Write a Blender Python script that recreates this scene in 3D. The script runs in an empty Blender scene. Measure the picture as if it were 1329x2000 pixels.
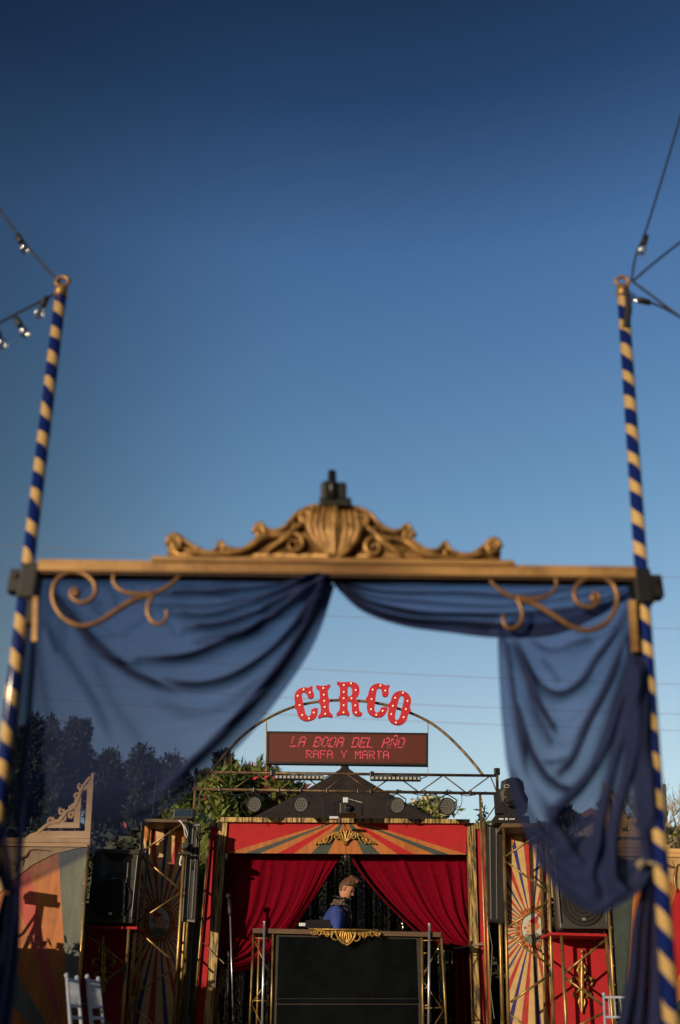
import bpy, bmesh, math, random
from mathutils import Vector, Matrix, Euler, noise
random.seed(7)
R = math.radians
SC = bpy.context.scene
COL = SC.collection
# ------------------------------------------------------------------ camera
F_PX = 2000*35/36
cam_d = bpy.data.cameras.new('camera'); cam = bpy.data.objects.new('camera', cam_d); COL.objects.link(cam)
cam_d.sensor_fit = 'VERTICAL'; cam_d.sensor_height = 36; cam_d.sensor_width = 24; cam_d.lens = 35
cam_d.clip_start = .05; cam_d.clip_end = 4000
CAM_LOC = Vector((0, 0, .6)); CAM_R = (Matrix.Rotation(R(117.5), 4, 'X') @ Matrix.Rotation(R(.7), 4, 'Z'))
cam.matrix_world = Matrix.Translation(CAM_LOC) @ CAM_R
cam_d.dof.use_dof = True; cam_d.dof.focus_distance = 12.2; cam_d.dof.aperture_fstop = .88
SC.camera = cam
SC.render.resolution_x = 680; SC.render.resolution_y = 1024
# ------------------------------------------------------------------ light
SUN_EL, SUN_AZ = 8.0, 38.0           # azimuth: degrees to the left of straight behind the camera
W = bpy.data.worlds.new('World'); SC.world = W; W.use_nodes = True
wn = W.node_tree.nodes; wl = W.node_tree.links
sky = wn.new('ShaderNodeTexSky'); sky.sky_type = 'NISHITA'; sky.sun_disc = False
sky.sun_elevation = R(SUN_EL); sky.sun_rotation = R(180+SUN_AZ)
sky.air_density = 1.0; sky.dust_density = .6; sky.ozone_density = 2.0
gm = wn.new('ShaderNodeGamma'); gm.inputs[1].default_value = 1.0
# the photo's deep evening sky: the Nishita colour scaled with the height above the horizon
tcw = wn.new('ShaderNodeTexCoord'); sxw = wn.new('ShaderNodeSeparateXYZ'); wl.new(tcw.outputs['Generated'], sxw.inputs[0])
hr = wn.new('ShaderNodeValToRGB'); cr_ = hr.color_ramp
pts_ = [(.0, (.55, .46, .42)), (.25, (.63, .52, .45)), (.35, (.53, .49, .46)), (.46, (.41, .455, .465)), (.667, (.275, .355, .455)), (.765, (.115, .165, .24)), (.83, (.070, .100, .15)), (1, (.07, .09, .13))]
cr_.elements[0].position = 0; cr_.elements[0].color = (*pts_[0][1], 1); cr_.elements[1].position = 1; cr_.elements[1].color = (*pts_[-1][1], 1)
pts_ = [(p_, tuple(v*1.43 for v in c_)) for p_, c_ in pts_]
cr_.elements[0].color = (*pts_[0][1], 1); cr_.elements[1].color = (*pts_[-1][1], 1)
for p_, c_ in pts_[1:-1]: e_ = cr_.elements.new(p_); e_.color = (*c_, 1)
wl.new(sxw.outputs[2], hr.inputs[0])
mw = wn.new('ShaderNodeMix'); mw.data_type = 'RGBA'; mw.blend_type = 'MULTIPLY'; mw.inputs[0].default_value = 1
wl.new(sky.outputs[0], gm.inputs[0]); wl.new(gm.outputs[0], mw.inputs[6]); wl.new(hr.outputs[0], mw.inputs[7])
# sky dimmed by hand: vignette towards the left, less fill light from behind
mr = wn.new('ShaderNodeMapRange'); mr.interpolation_type = 'SMOOTHSTEP'
for k_, v_ in (('From Min', -.42), ('From Max', -.02), ('To Min', .46), ('To Max', 1.0)): mr.inputs[k_].default_value = v_
wl.new(sxw.outputs[0], mr.inputs['Value'])
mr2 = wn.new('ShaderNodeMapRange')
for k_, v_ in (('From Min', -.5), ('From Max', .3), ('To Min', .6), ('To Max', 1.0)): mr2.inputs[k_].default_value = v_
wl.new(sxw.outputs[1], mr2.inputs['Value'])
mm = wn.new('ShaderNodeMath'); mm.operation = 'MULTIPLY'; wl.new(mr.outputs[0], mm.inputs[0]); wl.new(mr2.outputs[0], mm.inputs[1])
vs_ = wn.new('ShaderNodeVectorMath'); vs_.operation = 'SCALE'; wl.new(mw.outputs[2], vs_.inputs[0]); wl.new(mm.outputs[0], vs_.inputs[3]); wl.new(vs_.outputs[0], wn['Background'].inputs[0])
wn['Background'].inputs[1].default_value = .15
sd = bpy.data.lights.new('sun', 'SUN'); sd.energy = 2.0; sd.angle = R(.5); sd.color = (1, .80, .56)
sun = bpy.data.objects.new('sun', sd); COL.objects.link(sun)
trav = Vector((math.sin(R(SUN_AZ))*math.cos(R(SUN_EL)), math.cos(R(SUN_AZ))*math.cos(R(SUN_EL)), -math.sin(R(SUN_EL))))
sun.rotation_euler = trav.to_track_quat('-Z', 'Y').to_euler(); sun.location = (-8, -10, 8)
SC.view_settings.view_transform = 'Standard'; SC.view_settings.look = 'None'
SC.view_settings.gamma = 1; SC.view_settings.exposure = .9
SC.render.engine = 'CYCLES'
SC.cycles.transparent_max_bounces = 24; SC.cycles.max_bounces = 6
# ------------------------------------------------------------------ helpers
def P(px, py, Y):
    d = CAM_R.to_3x3() @ Vector(((px-664.5)/F_PX, -(py-1000)/F_PX, -1))
    return CAM_LOC + d*(Y/d.y)
def lerp(a, b, t): return a+(b-a)*t
def tag(o, label=None, cat=None, group=None, kind=None):
    if label: o['label'] = label
    if cat: o['category'] = cat
    if group: o['group'] = group
    if kind: o['kind'] = kind
    return o
def empty(name, loc, label, cat, group=None, rz=0):
    o = bpy.data.objects.new(name, None); o.empty_display_size = .1; COL.objects.link(o)
    o.location = loc; o.rotation_euler = (0, 0, rz)
    return tag(o, label, cat, group)
class MB:
    def __init__(s): s.v = []; s.f = []; s.m = []; s.a = []
    def add(s, vs, fs, m=0):
        b = len(s.v); s.v += [Vector(v) for v in vs]
        for f in fs: s.f.append([i+b for i in f]); s.m.append(m)
    def box(s, c, d, rot=None, m=0, bev=0):
        c = Vector(c); x, y, z = d[0]/2, d[1]/2, d[2]/2
        if bev:
            b = min(bev, x*.9, y*.9, z*.9); bm = bmesh.new(); bmesh.ops.create_cube(bm, size=1)
            for v in bm.verts: v.co = Vector((v.co.x*2*x, v.co.y*2*y, v.co.z*2*z))
            bmesh.ops.bevel(bm, geom=bm.edges[:], offset=b, segments=2, affect='EDGES', profile=.6)
            vs = [v.co.copy() for v in bm.verts]; bm.verts.index_update(); fs = [[v.index for v in f.verts] for f in bm.faces]; bm.free()
        else:
            vs = [Vector((i, j, k)) for i in (-x, x) for j in (-y, y) for k in (-z, z)]
            fs = [(0, 1, 3, 2), (4, 6, 7, 5), (0, 4, 5, 1), (2, 3, 7, 6), (0, 2, 6, 4), (1, 5, 7, 3)]
        if rot: vs = [rot @ v for v in vs]
        s.add([v+c for v in vs], fs, m)
    def tube(s, pts, r, n=8, m=0, cap=True, flat=1.0, fdir=None):
        pts = [Vector(p) for p in pts]; k = len(pts)
        rs = r if isinstance(r, (list, tuple)) else [r]*k
        vs = []; prev = None
        for i, p in enumerate(pts):
            t = (pts[min(i+1, k-1)]-pts[max(i-1, 0)])
            if t.length < 1e-9: t = Vector((0, 0, 1))
            t.normalize()
            if prev is None:
                a = Vector((0, 1, 0)) if abs(t.y) < .9 else Vector((1, 0, 0))
            else: a = prev
            a = (a-t*a.dot(t)).normalized(); prev = a; b = t.cross(a)
            for j in range(n):
                th = 2*math.pi*j/n; vs.append(p+(a*math.cos(th)*flat+b*math.sin(th))*rs[i])
        fs = [(i*n+j, i*n+(j+1) % n, (i+1)*n+(j+1) % n, (i+1)*n+j) for i in range(k-1) for j in range(n)]
        if cap: fs += [tuple(range(n-1, -1, -1)), tuple((k-1)*n+j for j in range(n))]
        s.add(vs, fs, m)
    def prism(s, front, depth, m=0, nrm=None):
        """front: list of points; depth along +Y (or nrm)"""
        front = [Vector(p) for p in front]; n = len(front)
        d = (nrm or Vector((0, 1, 0)))*depth
        s.add(front+[p+d for p in front], [tuple(range(n)), tuple(range(2*n-1, n-1, -1))]+[(i, i+n, (i+1) % n+n, (i+1) % n) for i in range(n)], m)
    def poly(s, pts, m=0): s.add(pts, [tuple(range(len(pts)))], m)
    def lathe(s, prof, c, axis, n=20, m=0):
        axis = Vector(axis).normalized(); a = axis.orthogonal().normalized(); b = axis.cross(a); c = Vector(c)
        k = len(prof); vs = []
        for r_, h in prof:
            for j in range(n):
                th = 2*math.pi*j/n; vs.append(c+axis*h+(a*math.cos(th)+b*math.sin(th))*r_)
        fs = [(i*n+j, i*n+(j+1) % n, (i+1)*n+(j+1) % n, (i+1)*n+j) for i in range(k-1) for j in range(n)]
        s.add(vs, fs+[tuple(range(n-1, -1, -1)), tuple((k-1)*n+j for j in range(n))], m)
    def ball(s, c, r, n=10, m=0, sc=(1, 1, 1)):
        c = Vector(c); vs = []
        for i in range(n+1):
            ph = math.pi*i/n
            for j in range(n*2):
                th = math.pi*j/n; vs.append(c+Vector((math.sin(ph)*math.cos(th)*sc[0], math.sin(ph)*math.sin(th)*sc[1], math.cos(ph)*sc[2]))*r)
        q = n*2
        s.add(vs, [(i*q+j, (i+1)*q+j, (i+1)*q+(j+1) % q, i*q+(j+1) % q) for i in range(n) for j in range(q)], m)
    def build(s, name, mats, parent=None, smooth=False, local=False, attr=None, fixn=True):
        me = bpy.data.meshes.new(name)
        off = parent.location if (parent is not None and not local) else Vector((0, 0, 0))
        p2 = parent
        if parent is not None and not local and parent.parent is not None:
            off = off + parent.parent.location
        me.from_pydata([tuple(v-off) for v in s.v], [], s.f)
        if not isinstance(mats, (list, tuple)): mats = [mats]
        for m in mats: me.materials.append(m)
        me.polygons.foreach_set('material_index', s.m)
        if smooth: me.polygons.foreach_set('use_smooth', [True]*len(s.f))
        if attr:
            at = me.attributes.new(attr[0], 'FLOAT', 'POINT'); at.data.foreach_set('value', attr[1])
        me.update()
        if fixn and len(s.f) < 20000:
            bm = bmesh.new(); bm.from_mesh(me); bmesh.ops.recalc_face_normals(bm, faces=bm.faces[:]); bm.to_mesh(me); bm.free()
        o = bpy.data.objects.new(name, me); COL.objects.link(o)
        if parent is not None: o.parent = parent
        return o
def copy_tree(o, parent=None):
    c = o.copy(); COL.objects.link(c); c.parent = parent
    for ch in o.children: copy_tree(ch, c)
    return c
def cr(pts, n):
    """catmull-rom resample of px points"""
    out = []; k = len(pts)
    for i in range(n+1):
        t = i/n*(k-1); j = min(int(t), k-2); u = t-j
        p0, p1, p2, p3 = pts[max(j-1, 0)], pts[j], pts[j+1], pts[min(j+2, k-1)]
        out.append(tuple(.5*((2*b)+(-a+c)*u+(2*a-5*b+4*c-d)*u*u+(-a+3*b-3*c+d)*u**3) for a, b, c, d in zip(p0, p1, p2, p3)))
    return out
def clip(poly, a, b):
    """keep the part of a 2D polygon left of the line a->b"""
    out = []
    def sd_(p): return (b[0]-a[0])*(p[1]-a[1])-(b[1]-a[1])*(p[0]-a[0])
    for i in range(len(poly)):
        p, q = poly[i], poly[(i+1) % len(poly)]; s, t = sd_(p), sd_(q)
        if s >= 0: out.append(p)
        if s*t < 0: u = s/(s-t); out.append((lerp(p[0], q[0], u), lerp(p[1], q[1], u)))
    return out
def wedge(poly, c, a0, a1):
    p = clip(poly, c, (c[0]+math.cos(a0), c[1]+math.sin(a0)))
    if len(p) < 3: return []
    p = clip(p, (c[0]+math.cos(a1), c[1]+math.sin(a1)), c)
    return p if len(p) > 2 else []
# ------------------------------------------------------------------ materials
def new_mat(name):
    m = bpy.data.materials.new(name); m.use_nodes = True
    return m, m.node_tree.nodes, m.node_tree.links, m.node_tree.nodes['Principled BSDF']
def mat(name, c, rough=.6, metal=0, c2=None, scale=8, stretch=None, bump=0, det=6, lo=.35, hi=.65, sheen=0, emit=None, es=0, coat=0, trans=0):
    m, N, L, b = new_mat(name)
    b.inputs['Base Color'].default_value = (*c, 1); b.inputs['Roughness'].default_value = rough; b.inputs['Metallic'].default_value = metal
    if sheen: b.inputs['Sheen Weight'].default_value = sheen
    if coat: b.inputs['Coat Weight'].default_value = coat
    if trans: b.inputs['Transmission Weight'].default_value = trans
    if emit: b.inputs['Emission Color'].default_value = (*emit, 1); b.inputs['Emission Strength'].default_value = es
    if c2 or bump:
        tc = N.new('ShaderNodeTexCoord'); mp = N.new('ShaderNodeMapping'); nz = N.new('ShaderNodeTexNoise')
        nz.inputs['Scale'].default_value = scale; nz.inputs['Detail'].default_value = det; nz.inputs['Roughness'].default_value = .65
        if stretch: mp.inputs['Scale'].default_value = stretch
        L.new(tc.outputs['Object'], mp.inputs[0]); L.new(mp.outputs[0], nz.inputs[0])
        if c2:
            rp = N.new('ShaderNodeValToRGB'); rp.color_ramp.elements[0].position = lo; rp.color_ramp.elements[1].position = hi
            rp.color_ramp.elements[0].color = (*c2, 1); rp.color_ramp.elements[1].color = (*c, 1)
            L.new(nz.outputs[0], rp.inputs[0]); L.new(rp.outputs[0], b.inputs['Base Color'])
        if bump:
            bp = N.new('ShaderNodeBump'); bp.inputs['Strength'].default_value = bump; bp.inputs['Distance'].default_value = .01
            L.new(nz.outputs[0], bp.inputs['Height']); L.new(bp.outputs[0], b.inputs['Normal'])
    return m
M = {}
M['agedwood'] = mat('aged_gilt_wood', (.55, .37, .12), .5, .2, (.025, .016, .010), 42, (1, 1, .09), .6, lo=.42, hi=.58)
M['beamwood'] = mat('dark_wood', (.16, .09, .045), .6, 0, (.05, .03, .02), 10, (.12, 1, 1), .4)
M['giltbeam'] = mat('gilt_beam', (.56, .33, .12), .5, .25, (.20, .10, .04), 7, (.15, 1, 1), .3)
M['giltcarve'] = mat('gilt_carving', (.52, .30, .10), .42, .45, (.10, .05, .02), 18, None, .5, lo=.3, hi=.6)
M['gold'] = mat('gold_leaf', (.58, .36, .10), .4, .6, (.12, .06, .015), 26, None, .4, lo=.3, hi=.6)
M['iron'] = mat('bronze_iron', (.36, .20, .09), .4, .5, (.18, .10, .05), 12, None, .2)
M['pipe'] = mat('gilt_pipe', (.45, .29, .10), .38, .6, (.06, .04, .02), 16, (1, 1, .25), .2, lo=.35, hi=.6)
M['pipedark'] = mat('rusty_pipe', (.22, .14, .07), .5, .5, (.05, .035, .025), 12, None, .2)
M['red'] = mat('red_painted_board', (.46, .010, .018), .8, 0, (.38, .007, .013), 5, None, .1)
M['velvet'] = mat('red_velvet', (.175, .0012, .012), .95, 0, (.12, .0008, .008), 30, None, .15); M['velvet'].node_tree.nodes['Principled BSDF'].inputs['Specular IOR Level'].default_value = .08
M['fringe'] = mat('gold_fringe', (.62, .42, .07), .6, .1, (.25, .15, .02), 60, (1, 1, .1))
M['black'] = mat('black_plastic', (.008, .008, .009), .5, 0, (.014, .014, .014), 30, None, .1)
M['blackg'] = mat('speaker_plastic', (.050, .046, .042), .42, 0, (.035, .033, .03), 60, None, .15)
M['blackm'] = mat('black_metal', (.018, .018, .02), .35, .3)
M['clampblack'] = mat('clamp_black', (.006, .006, .008), .6)
M['grille'] = mat('speaker_grille', (.02, .018, .015), .5, .4, (.004, .004, .004), 400, None, .5)
M['grey'] = mat('grey_perforated', (.20, .20, .19), .6, .1, (.11, .11, .10), 200, None, .1)
M['alu'] = mat('aluminium', (.62, .63, .66), .3, .8)
M['white'] = mat('white_paint', (.72, .74, .80), .45, 0, (.6, .62, .68), 9)
M['chairw'] = mat('chair_paint_shaded', (.40, .45, .54), .4, 0, (.30, .35, .43), 9)  # white chairs: their bluish shade is put into the base colour
M['rope'] = mat('pale_cord', (.30, .25, .18), .9)
M['cable'] = mat('cable_black', (.012, .012, .016), .6)
M['wire'] = mat('power_wire', (.24, .13, .08), .7)
M['letter'] = mat('letter_red', (.62, .03, .05), .4, 0, (.52, .02, .035), 6)
M['orange'] = mat('orange_wood', (.50, .165, .03), .6, 0, (.34, .10, .018), 12, (1, 1, .15), .2)
M['green'] = mat('green_board', (.045, .07, .062), .6, 0, (.03, .045, .04), 8)
M['sage'] = mat('sage_board', (.15, .17, .14), .7, 0, (.09, .10, .085), 10, (1, 1, .2), .1)
M['rosy'] = mat('rose_board', (.50, .10, .07), .7, 0, (.38, .06, .045), 10, (1, 1, .2), .1)
M['cream'] = mat('cream_board', (.55, .37, .17), .7, 0, (.40, .25, .10), 9, None, .1)
M['creamrail'] = mat('cream_rail', (.80, .50, .22), .6, 0, (.62, .36, .14), 9, (.2, 1, 1), .1)
M['pcream'] = mat('poster_cream', (.62, .44, .20), .6, 0, (.50, .33, .13), 14)
M['pred'] = mat('poster_red', (.50, .04, .035), .6, 0, (.36, .02, .02), 14)
M['pblue'] = mat('poster_blue', (.03, .035, .22), .6, 0, (.02, .02, .12), 14)
M['porange'] = mat('poster_orange', (.62, .20, .05), .6, 0, (.45, .12, .03), 30)
M['pink'] = mat('poster_skin', (.60, .36, .22), .6)
M['ppale'] = mat('poster_pale', (.50, .50, .47), .6)
M['ruff'] = mat('poster_ruff', (.30, .32, .22), .6, 0, (.12, .12, .08), 40)
M['ink'] = mat('poster_ink', (.03, .02, .02), .6)
def wear(key, dark, amt=.6, sc=6, fine=60):
    m = M[key]; N = m.node_tree.nodes; L = m.node_tree.links; b = N['Principled BSDF']; inp = b.inputs['Base Color']
    src = inp.links[0].from_socket if inp.links else None
    tc = N.new('ShaderNodeTexCoord'); out = src
    for s1, lo_w, hi_w, a_ in ((sc, .52, .72, amt), (fine, .60, .68, amt*.8)):
        nz = N.new('ShaderNodeTexNoise'); nz.inputs['Scale'].default_value = s1; nz.inputs['Detail'].default_value = 8; nz.inputs['Roughness'].default_value = .7
        L.new(tc.outputs['Object'], nz.inputs[0]); mp = N.new('ShaderNodeMapRange')
        for k_, v_ in (('From Min', lo_w), ('From Max', hi_w), ('To Min', 0), ('To Max', a_)): mp.inputs[k_].default_value = v_
        L.new(nz.outputs[0], mp.inputs['Value']); mx = N.new('ShaderNodeMix'); mx.data_type = 'RGBA'
        if out: L.new(out, mx.inputs[6])
        else: mx.inputs[6].default_value = inp.default_value
        mx.inputs[7].default_value = (*dark, 1); L.new(mp.outputs[0], mx.inputs[0]); out = mx.outputs[2]
    L.new(out, inp)
for k_, d_ in (('red', (.20, .02, .02)), ('orange', (.16, .06, .02)), ('green', (.10, .10, .08)), ('pcream', (.30, .17, .07)), ('pred', (.22, .07, .05)), ('pblue', (.08, .07, .12)), ('letter', (.30, .05, .05)), ('giltbeam', (.10, .05, .025)), ('giltcarve', (.08, .04, .02)), ('cream', (.24, .14, .06)), ('creamrail', (.34, .19, .08)), ('iron', (.12, .06, .03))): wear(k_, d_)
M['screen'] = mat('screen_glass', (.002, .003, .004), .22, 0, (.005, .007, .008), 3); M['screen'].node_tree.nodes['Principled BSDF'].inputs['Specular IOR Level'].default_value = .15
M['bezel'] = mat('screen_bezel', (.035, .028, .022), .5, 0, (.02, .016, .012), 14, (.2, 1, 1))
M['silver'] = mat('lamp_lens', (.50, .50, .48), .2, .1)
M['tent'] = mat('tent_cloth', (.030, .020, .016), .95, 0, (.014, .010, .008), 4, None, .2)
M['stone'] = mat('stone_wall', (.42, .33, .20), .9, 0, (.16, .11, .07), 4, None, .9)
M['bark'] = mat('bark', (.12, .085, .05), .9, 0, (.05, .035, .02), 10, (1, 1, .2), .6)
M['dry'] = mat('dry_twig', (.30, .23, .14), .9)
M['leaf'] = mat('leaf_green', (.14, .19, .03), .5, 0, (.05, .085, .014), 2.5)
M['leafl'] = mat('leaf_light', (.25, .28, .06), .5, 0, (.11, .14, .03), 3)
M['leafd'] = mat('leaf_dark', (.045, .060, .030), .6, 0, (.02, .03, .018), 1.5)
M['flower'] = mat('pink_flower', (.65, .05, .12), .6)
M['flowerw'] = mat('cream_flower', (.7, .6, .4), .6)
M['grassm'] = mat('grass', (.10, .13, .03), .8, 0, (.05, .07, .02), 6)
M['ground'] = mat('dry_lawn', (.09, .085, .045), .95, 0, (.05, .055, .025), 1.5, None, .5)
M['stagef'] = mat('stage_deck', (.02, .018, .016), .8, 0, (.03, .027, .022), 5)
M['rooft'] = mat('roof_tile', (.30, .13, .08), .8, 0, (.20, .08, .05), 8)
M['housew'] = mat('house_wall', (.42, .34, .26), .9, 0, (.34, .27, .2), 3)
M['wind'] = mat('window_glass', (.03, .04, .05), .1)
M['skin'] = mat('skin', (.55, .27, .17), .5)
M['hair'] = mat('hair', (.17, .075, .03), .55, 0, (.035, .016, .008), 40, (1, 1, .3), .4)
M['jacket'] = mat('blue_jacket', (.030, .070, .34), .8, 0, (.014, .032, .17), 9, (1, 1, .4), .9)
M['tartan'] = mat('dark_pattern', (.32, .24, .20), .8, 0, (.03, .012, .015), 70, lo=.5, hi=.6)
M['trouser'] = mat('dark_trousers', (.02, .02, .025), .8)
M['bulbglass'] = mat('bulb_glass', (1, 1, 1), .09, 0, trans=1.0)
_m, _N, _L, _b = new_mat('bulb_clear_glass'); _tr = _N.new('ShaderNodeBsdfTransparent'); _g = _N.new('ShaderNodeBsdfGlossy'); _g.inputs['Roughness'].default_value = .12
_x = _N.new('ShaderNodeMixShader'); _x.inputs[0].default_value = .38; _tr.inputs[0].default_value = (.93, .92, .90, 1); _L.new(_tr.outputs[0], _x.inputs[1]); _L.new(_g.outputs[0], _x.inputs[2]); _L.new(_x.outputs[0], _N['Material Output'].inputs[0]); M['bulbglass'] = _m
M['ledlamp'] = mat('small_lamp', (.9, .75, .5), .2, 0, emit=(1, .8, .5), es=.35)
M['window_blue'] = mat('fixture_glass', (.03, .06, .10), .08, .2)
# led text: a lit screen
M['led'] = mat('led_text', (.6, .05, .08), .5, 0, emit=(.85, .10, .16), es=.32)
M['ledbg'] = mat('led_face', (.10, .018, .010), .55, .1, (.06, .010, .006), 260, emit=(.45, .06, .03), es=.03)
def mat_drape():
    m, N, L, b = new_mat('sheer_blue_cloth')
    out = N['Material Output']
    at = N.new('ShaderNodeAttribute'); at.attribute_name = 'dens'
    b.inputs['Base Color'].default_value = (.018, .031, .110, 1); b.inputs['Roughness'].default_value = .9
    tl = N.new('ShaderNodeBsdfTranslucent'); tl.inputs[0].default_value = (.018, .034, .115, 1)
    m1 = N.new('ShaderNodeMixShader'); m1.inputs[0].default_value = .4
    L.new(b.outputs[0], m1.inputs[1]); L.new(tl.outputs[0], m1.inputs[2])
    tr = N.new('ShaderNodeBsdfTransparent'); tr.inputs[0].default_value = (.64, .71, .93, 1)
    mx = N.new('ShaderNodeMixShader')
    tc = N.new('ShaderNodeTexCoord'); wv = N.new('ShaderNodeTexNoise'); wv.inputs['Scale'].default_value = 3
    L.new(tc.outputs['Object'], wv.inputs[0])
    ma = N.new('ShaderNodeMath'); ma.operation = 'MULTIPLY_ADD'; ma.inputs[1].default_value = .12; ma.inputs[2].default_value = -.06
    L.new(wv.outputs[0], ma.inputs[0])
    ad = N.new('ShaderNodeMath'); ad.operation = 'ADD'; ad.use_clamp = True
    L.new(at.outputs['Fac'], ad.inputs[0]); L.new(ma.outputs[0], ad.inputs[1])
    L.new(ad.outputs[0], mx.inputs[0]); L.new(tr.outputs[0], mx.inputs[1]); L.new(m1.outputs[0], mx.inputs[2])
    L.new(mx.outputs[0], out.inputs[0])
    return m
M['drape'] = mat_drape()
def mat_sequin():
    m, N, L, b = new_mat('black_sequins')
    tc = N.new('ShaderNodeTexCoord'); vo = N.new('ShaderNodeTexVoronoi'); vo.inputs['Scale'].default_value = 75
    L.new(tc.outputs['Object'], vo.inputs[0])
    b.inputs['Base Color'].default_value = (.24, .22, .16, 1); b.inputs['Metallic'].default_value = 1; b.inputs['Roughness'].default_value = .10
    sub = N.new('ShaderNodeVectorMath'); sub.operation = 'SUBTRACT'; sub.inputs[1].default_value = (.5, .5, .5)
    sc = N.new('ShaderNodeVectorMath'); sc.operation = 'SCALE'; sc.inputs[3].default_value = .75
    ge = N.new('ShaderNodeNewGeometry'); ad = N.new('ShaderNodeVectorMath'); no = N.new('ShaderNodeVectorMath'); no.operation = 'NORMALIZE'
    L.new(vo.outputs['Color'], sub.inputs[0]); L.new(sub.outputs[0], sc.inputs[0]); L.new(sc.outputs[0], ad.inputs[0]); L.new(ge.outputs['Normal'], ad.inputs[1])
    L.new(ad.outputs[0], no.inputs[0]); L.new(no.outputs[0], b.inputs['Normal'])
    return m
M['sequin'] = mat_sequin()
def mat_stripe():
    m, N, L, b = new_mat('spiral_striped_paint')
    tc = N.new('ShaderNodeTexCoord'); sx = N.new('ShaderNodeSeparateXYZ'); L.new(tc.outputs['Object'], sx.inputs[0])
    at = N.new('ShaderNodeMath'); at.operation = 'ARCTAN2'; L.new(sx.outputs[1], at.inputs[0]); L.new(sx.outputs[0], at.inputs[1])
    d1 = N.new('ShaderNodeMath'); d1.operation = 'DIVIDE'; d1.inputs[1].default_value = 2*math.pi; L.new(at.outputs[0], d1.inputs[0])
    d2 = N.new('ShaderNodeMath'); d2.operation = 'DIVIDE'; d2.inputs[1].default_value = .162; L.new(sx.outputs[2], d2.inputs[0])
    ad = N.new('ShaderNodeMath'); L.new(d1.outputs[0], ad.inputs[0]); L.new(d2.outputs[0], ad.inputs[1])
    fr = N.new('ShaderNodeMath'); fr.operation = 'FRACT'; nw = N.new('ShaderNodeTexNoise'); nw.inputs['Scale'].default_value = 5; L.new(tc.outputs['Object'], nw.inputs[0]); n2 = N.new('ShaderNodeMath'); n2.operation = 'MULTIPLY_ADD'; n2.inputs[1].default_value = .5; L.new(nw.outputs[0], n2.inputs[0]); L.new(ad.outputs[0], n2.inputs[2]); L.new(n2.outputs[0], fr.inputs[0])
    gt = N.new('ShaderNodeMath'); gt.operation = 'GREATER_THAN'; gt.inputs[1].default_value = .58; L.new(fr.outputs[0], gt.inputs[0])
    mx = N.new('ShaderNodeMix'); mx.data_type = 'RGBA'; mx.inputs[6].default_value = (.008, .020, .14, 1); mx.inputs[7].default_value = (.60, .41, .17, 1)
    L.new(gt.outputs[0], mx.inputs[0]); L.new(mx.outputs[2], b.inputs['Base Color']); b.inputs['Roughness'].default_value = .16
    return m
M['stripe'] = mat_stripe()
# ------------------------------------------------------------------ setting
g = MB(); n = 24
for i in range(n+1):
    for j in range(n+1):
        x = (i/n*2-1); y = (j/n*2-1); g.v.append(Vector((x*abs(x)*900, y*abs(y)*900+10, 0)))
for i in range(n):
    for j in range(n):
        a = i*(n+1)+j; g.f.append([a, a+n+1, a+n+2, a+1]); g.m.append(0)
tag(g.build('ground', M['ground']), kind='structure')
b = MB()
bank = [(-12, 15.5, .02), (12, 15.5, .02), (12, 17.2, .95), (-12, 17.2, .95), (12, 30, 1.1), (-12, 30, 1.1)]
b.add(bank, [(0, 1, 2, 3), (3, 2, 4, 5)]); tag(b.build('grass_bank', M['grassm']), kind='structure')
# ------------------------------------------------------------------ entrance portal
YP = 4.2
portal = empty('entrance_portal', P(655, 1990, YP)*1, 'tall entrance portal with striped blue and gold poles and a carved gilt lintel', 'portal')
portal.location.z = 0; portal.location.x = 0
def oriented(name, p0, p1, r, m, parent, n=24, prof=None):
    p0, p1 = Vector(p0), Vector(p1); L_ = (p1-p0).length
    mb = MB(); mb.lathe(prof or [(r, 0), (r, L_)], (0, 0, 0), (0, 0, 1), n)
    o = mb.build(name, m, parent, smooth=False, local=True)
    for p in o.data.polygons:
        if len(p.vertices) == 4: p.use_smooth = True
    o.location = p0-parent.location; o.rotation_euler = (p1-p0).to_track_quat('Z', 'Y').to_euler()
    return o
poleL = (P(-52, 1990, YP), P(120, 572, YP)); poleR = (P(1311, 1990, YP), P(1217, 572, YP))
def to_ground(pr):
    d = pr[0]-pr[1]; return (pr[1]+d*(pr[1].z/-d.z), pr[1])
poleL = to_ground(poleL); poleR = to_ground(poleR)
for pr, s in ((poleL, -1), (poleR, 1)):
    oriented('pole', pr[0], pr[1], .031, M['stripe'], portal)
    d = (pr[1]-pr[0]).normalized()
    f_ = MB()
    f_.tube([pr[1]-d*.03, pr[1]+d*.01, pr[1]+d*.045], [.034, .036, .026], 14)
    c = pr[1]+d*.075
    f_.tube([c+Vector((math.cos(t)*.034, 0, math.sin(t)*.034)) for t in [i*math.pi/10 for i in range(21)]], .011, 8, cap=False)
    f_.build('finial_ring', M['giltcarve'], portal, smooth=True)
def px_poly_prism(mb, pts, Y, depth, m=0): mb.prism([P(x, y, Y) for x, y in pts], depth, m)
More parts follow.
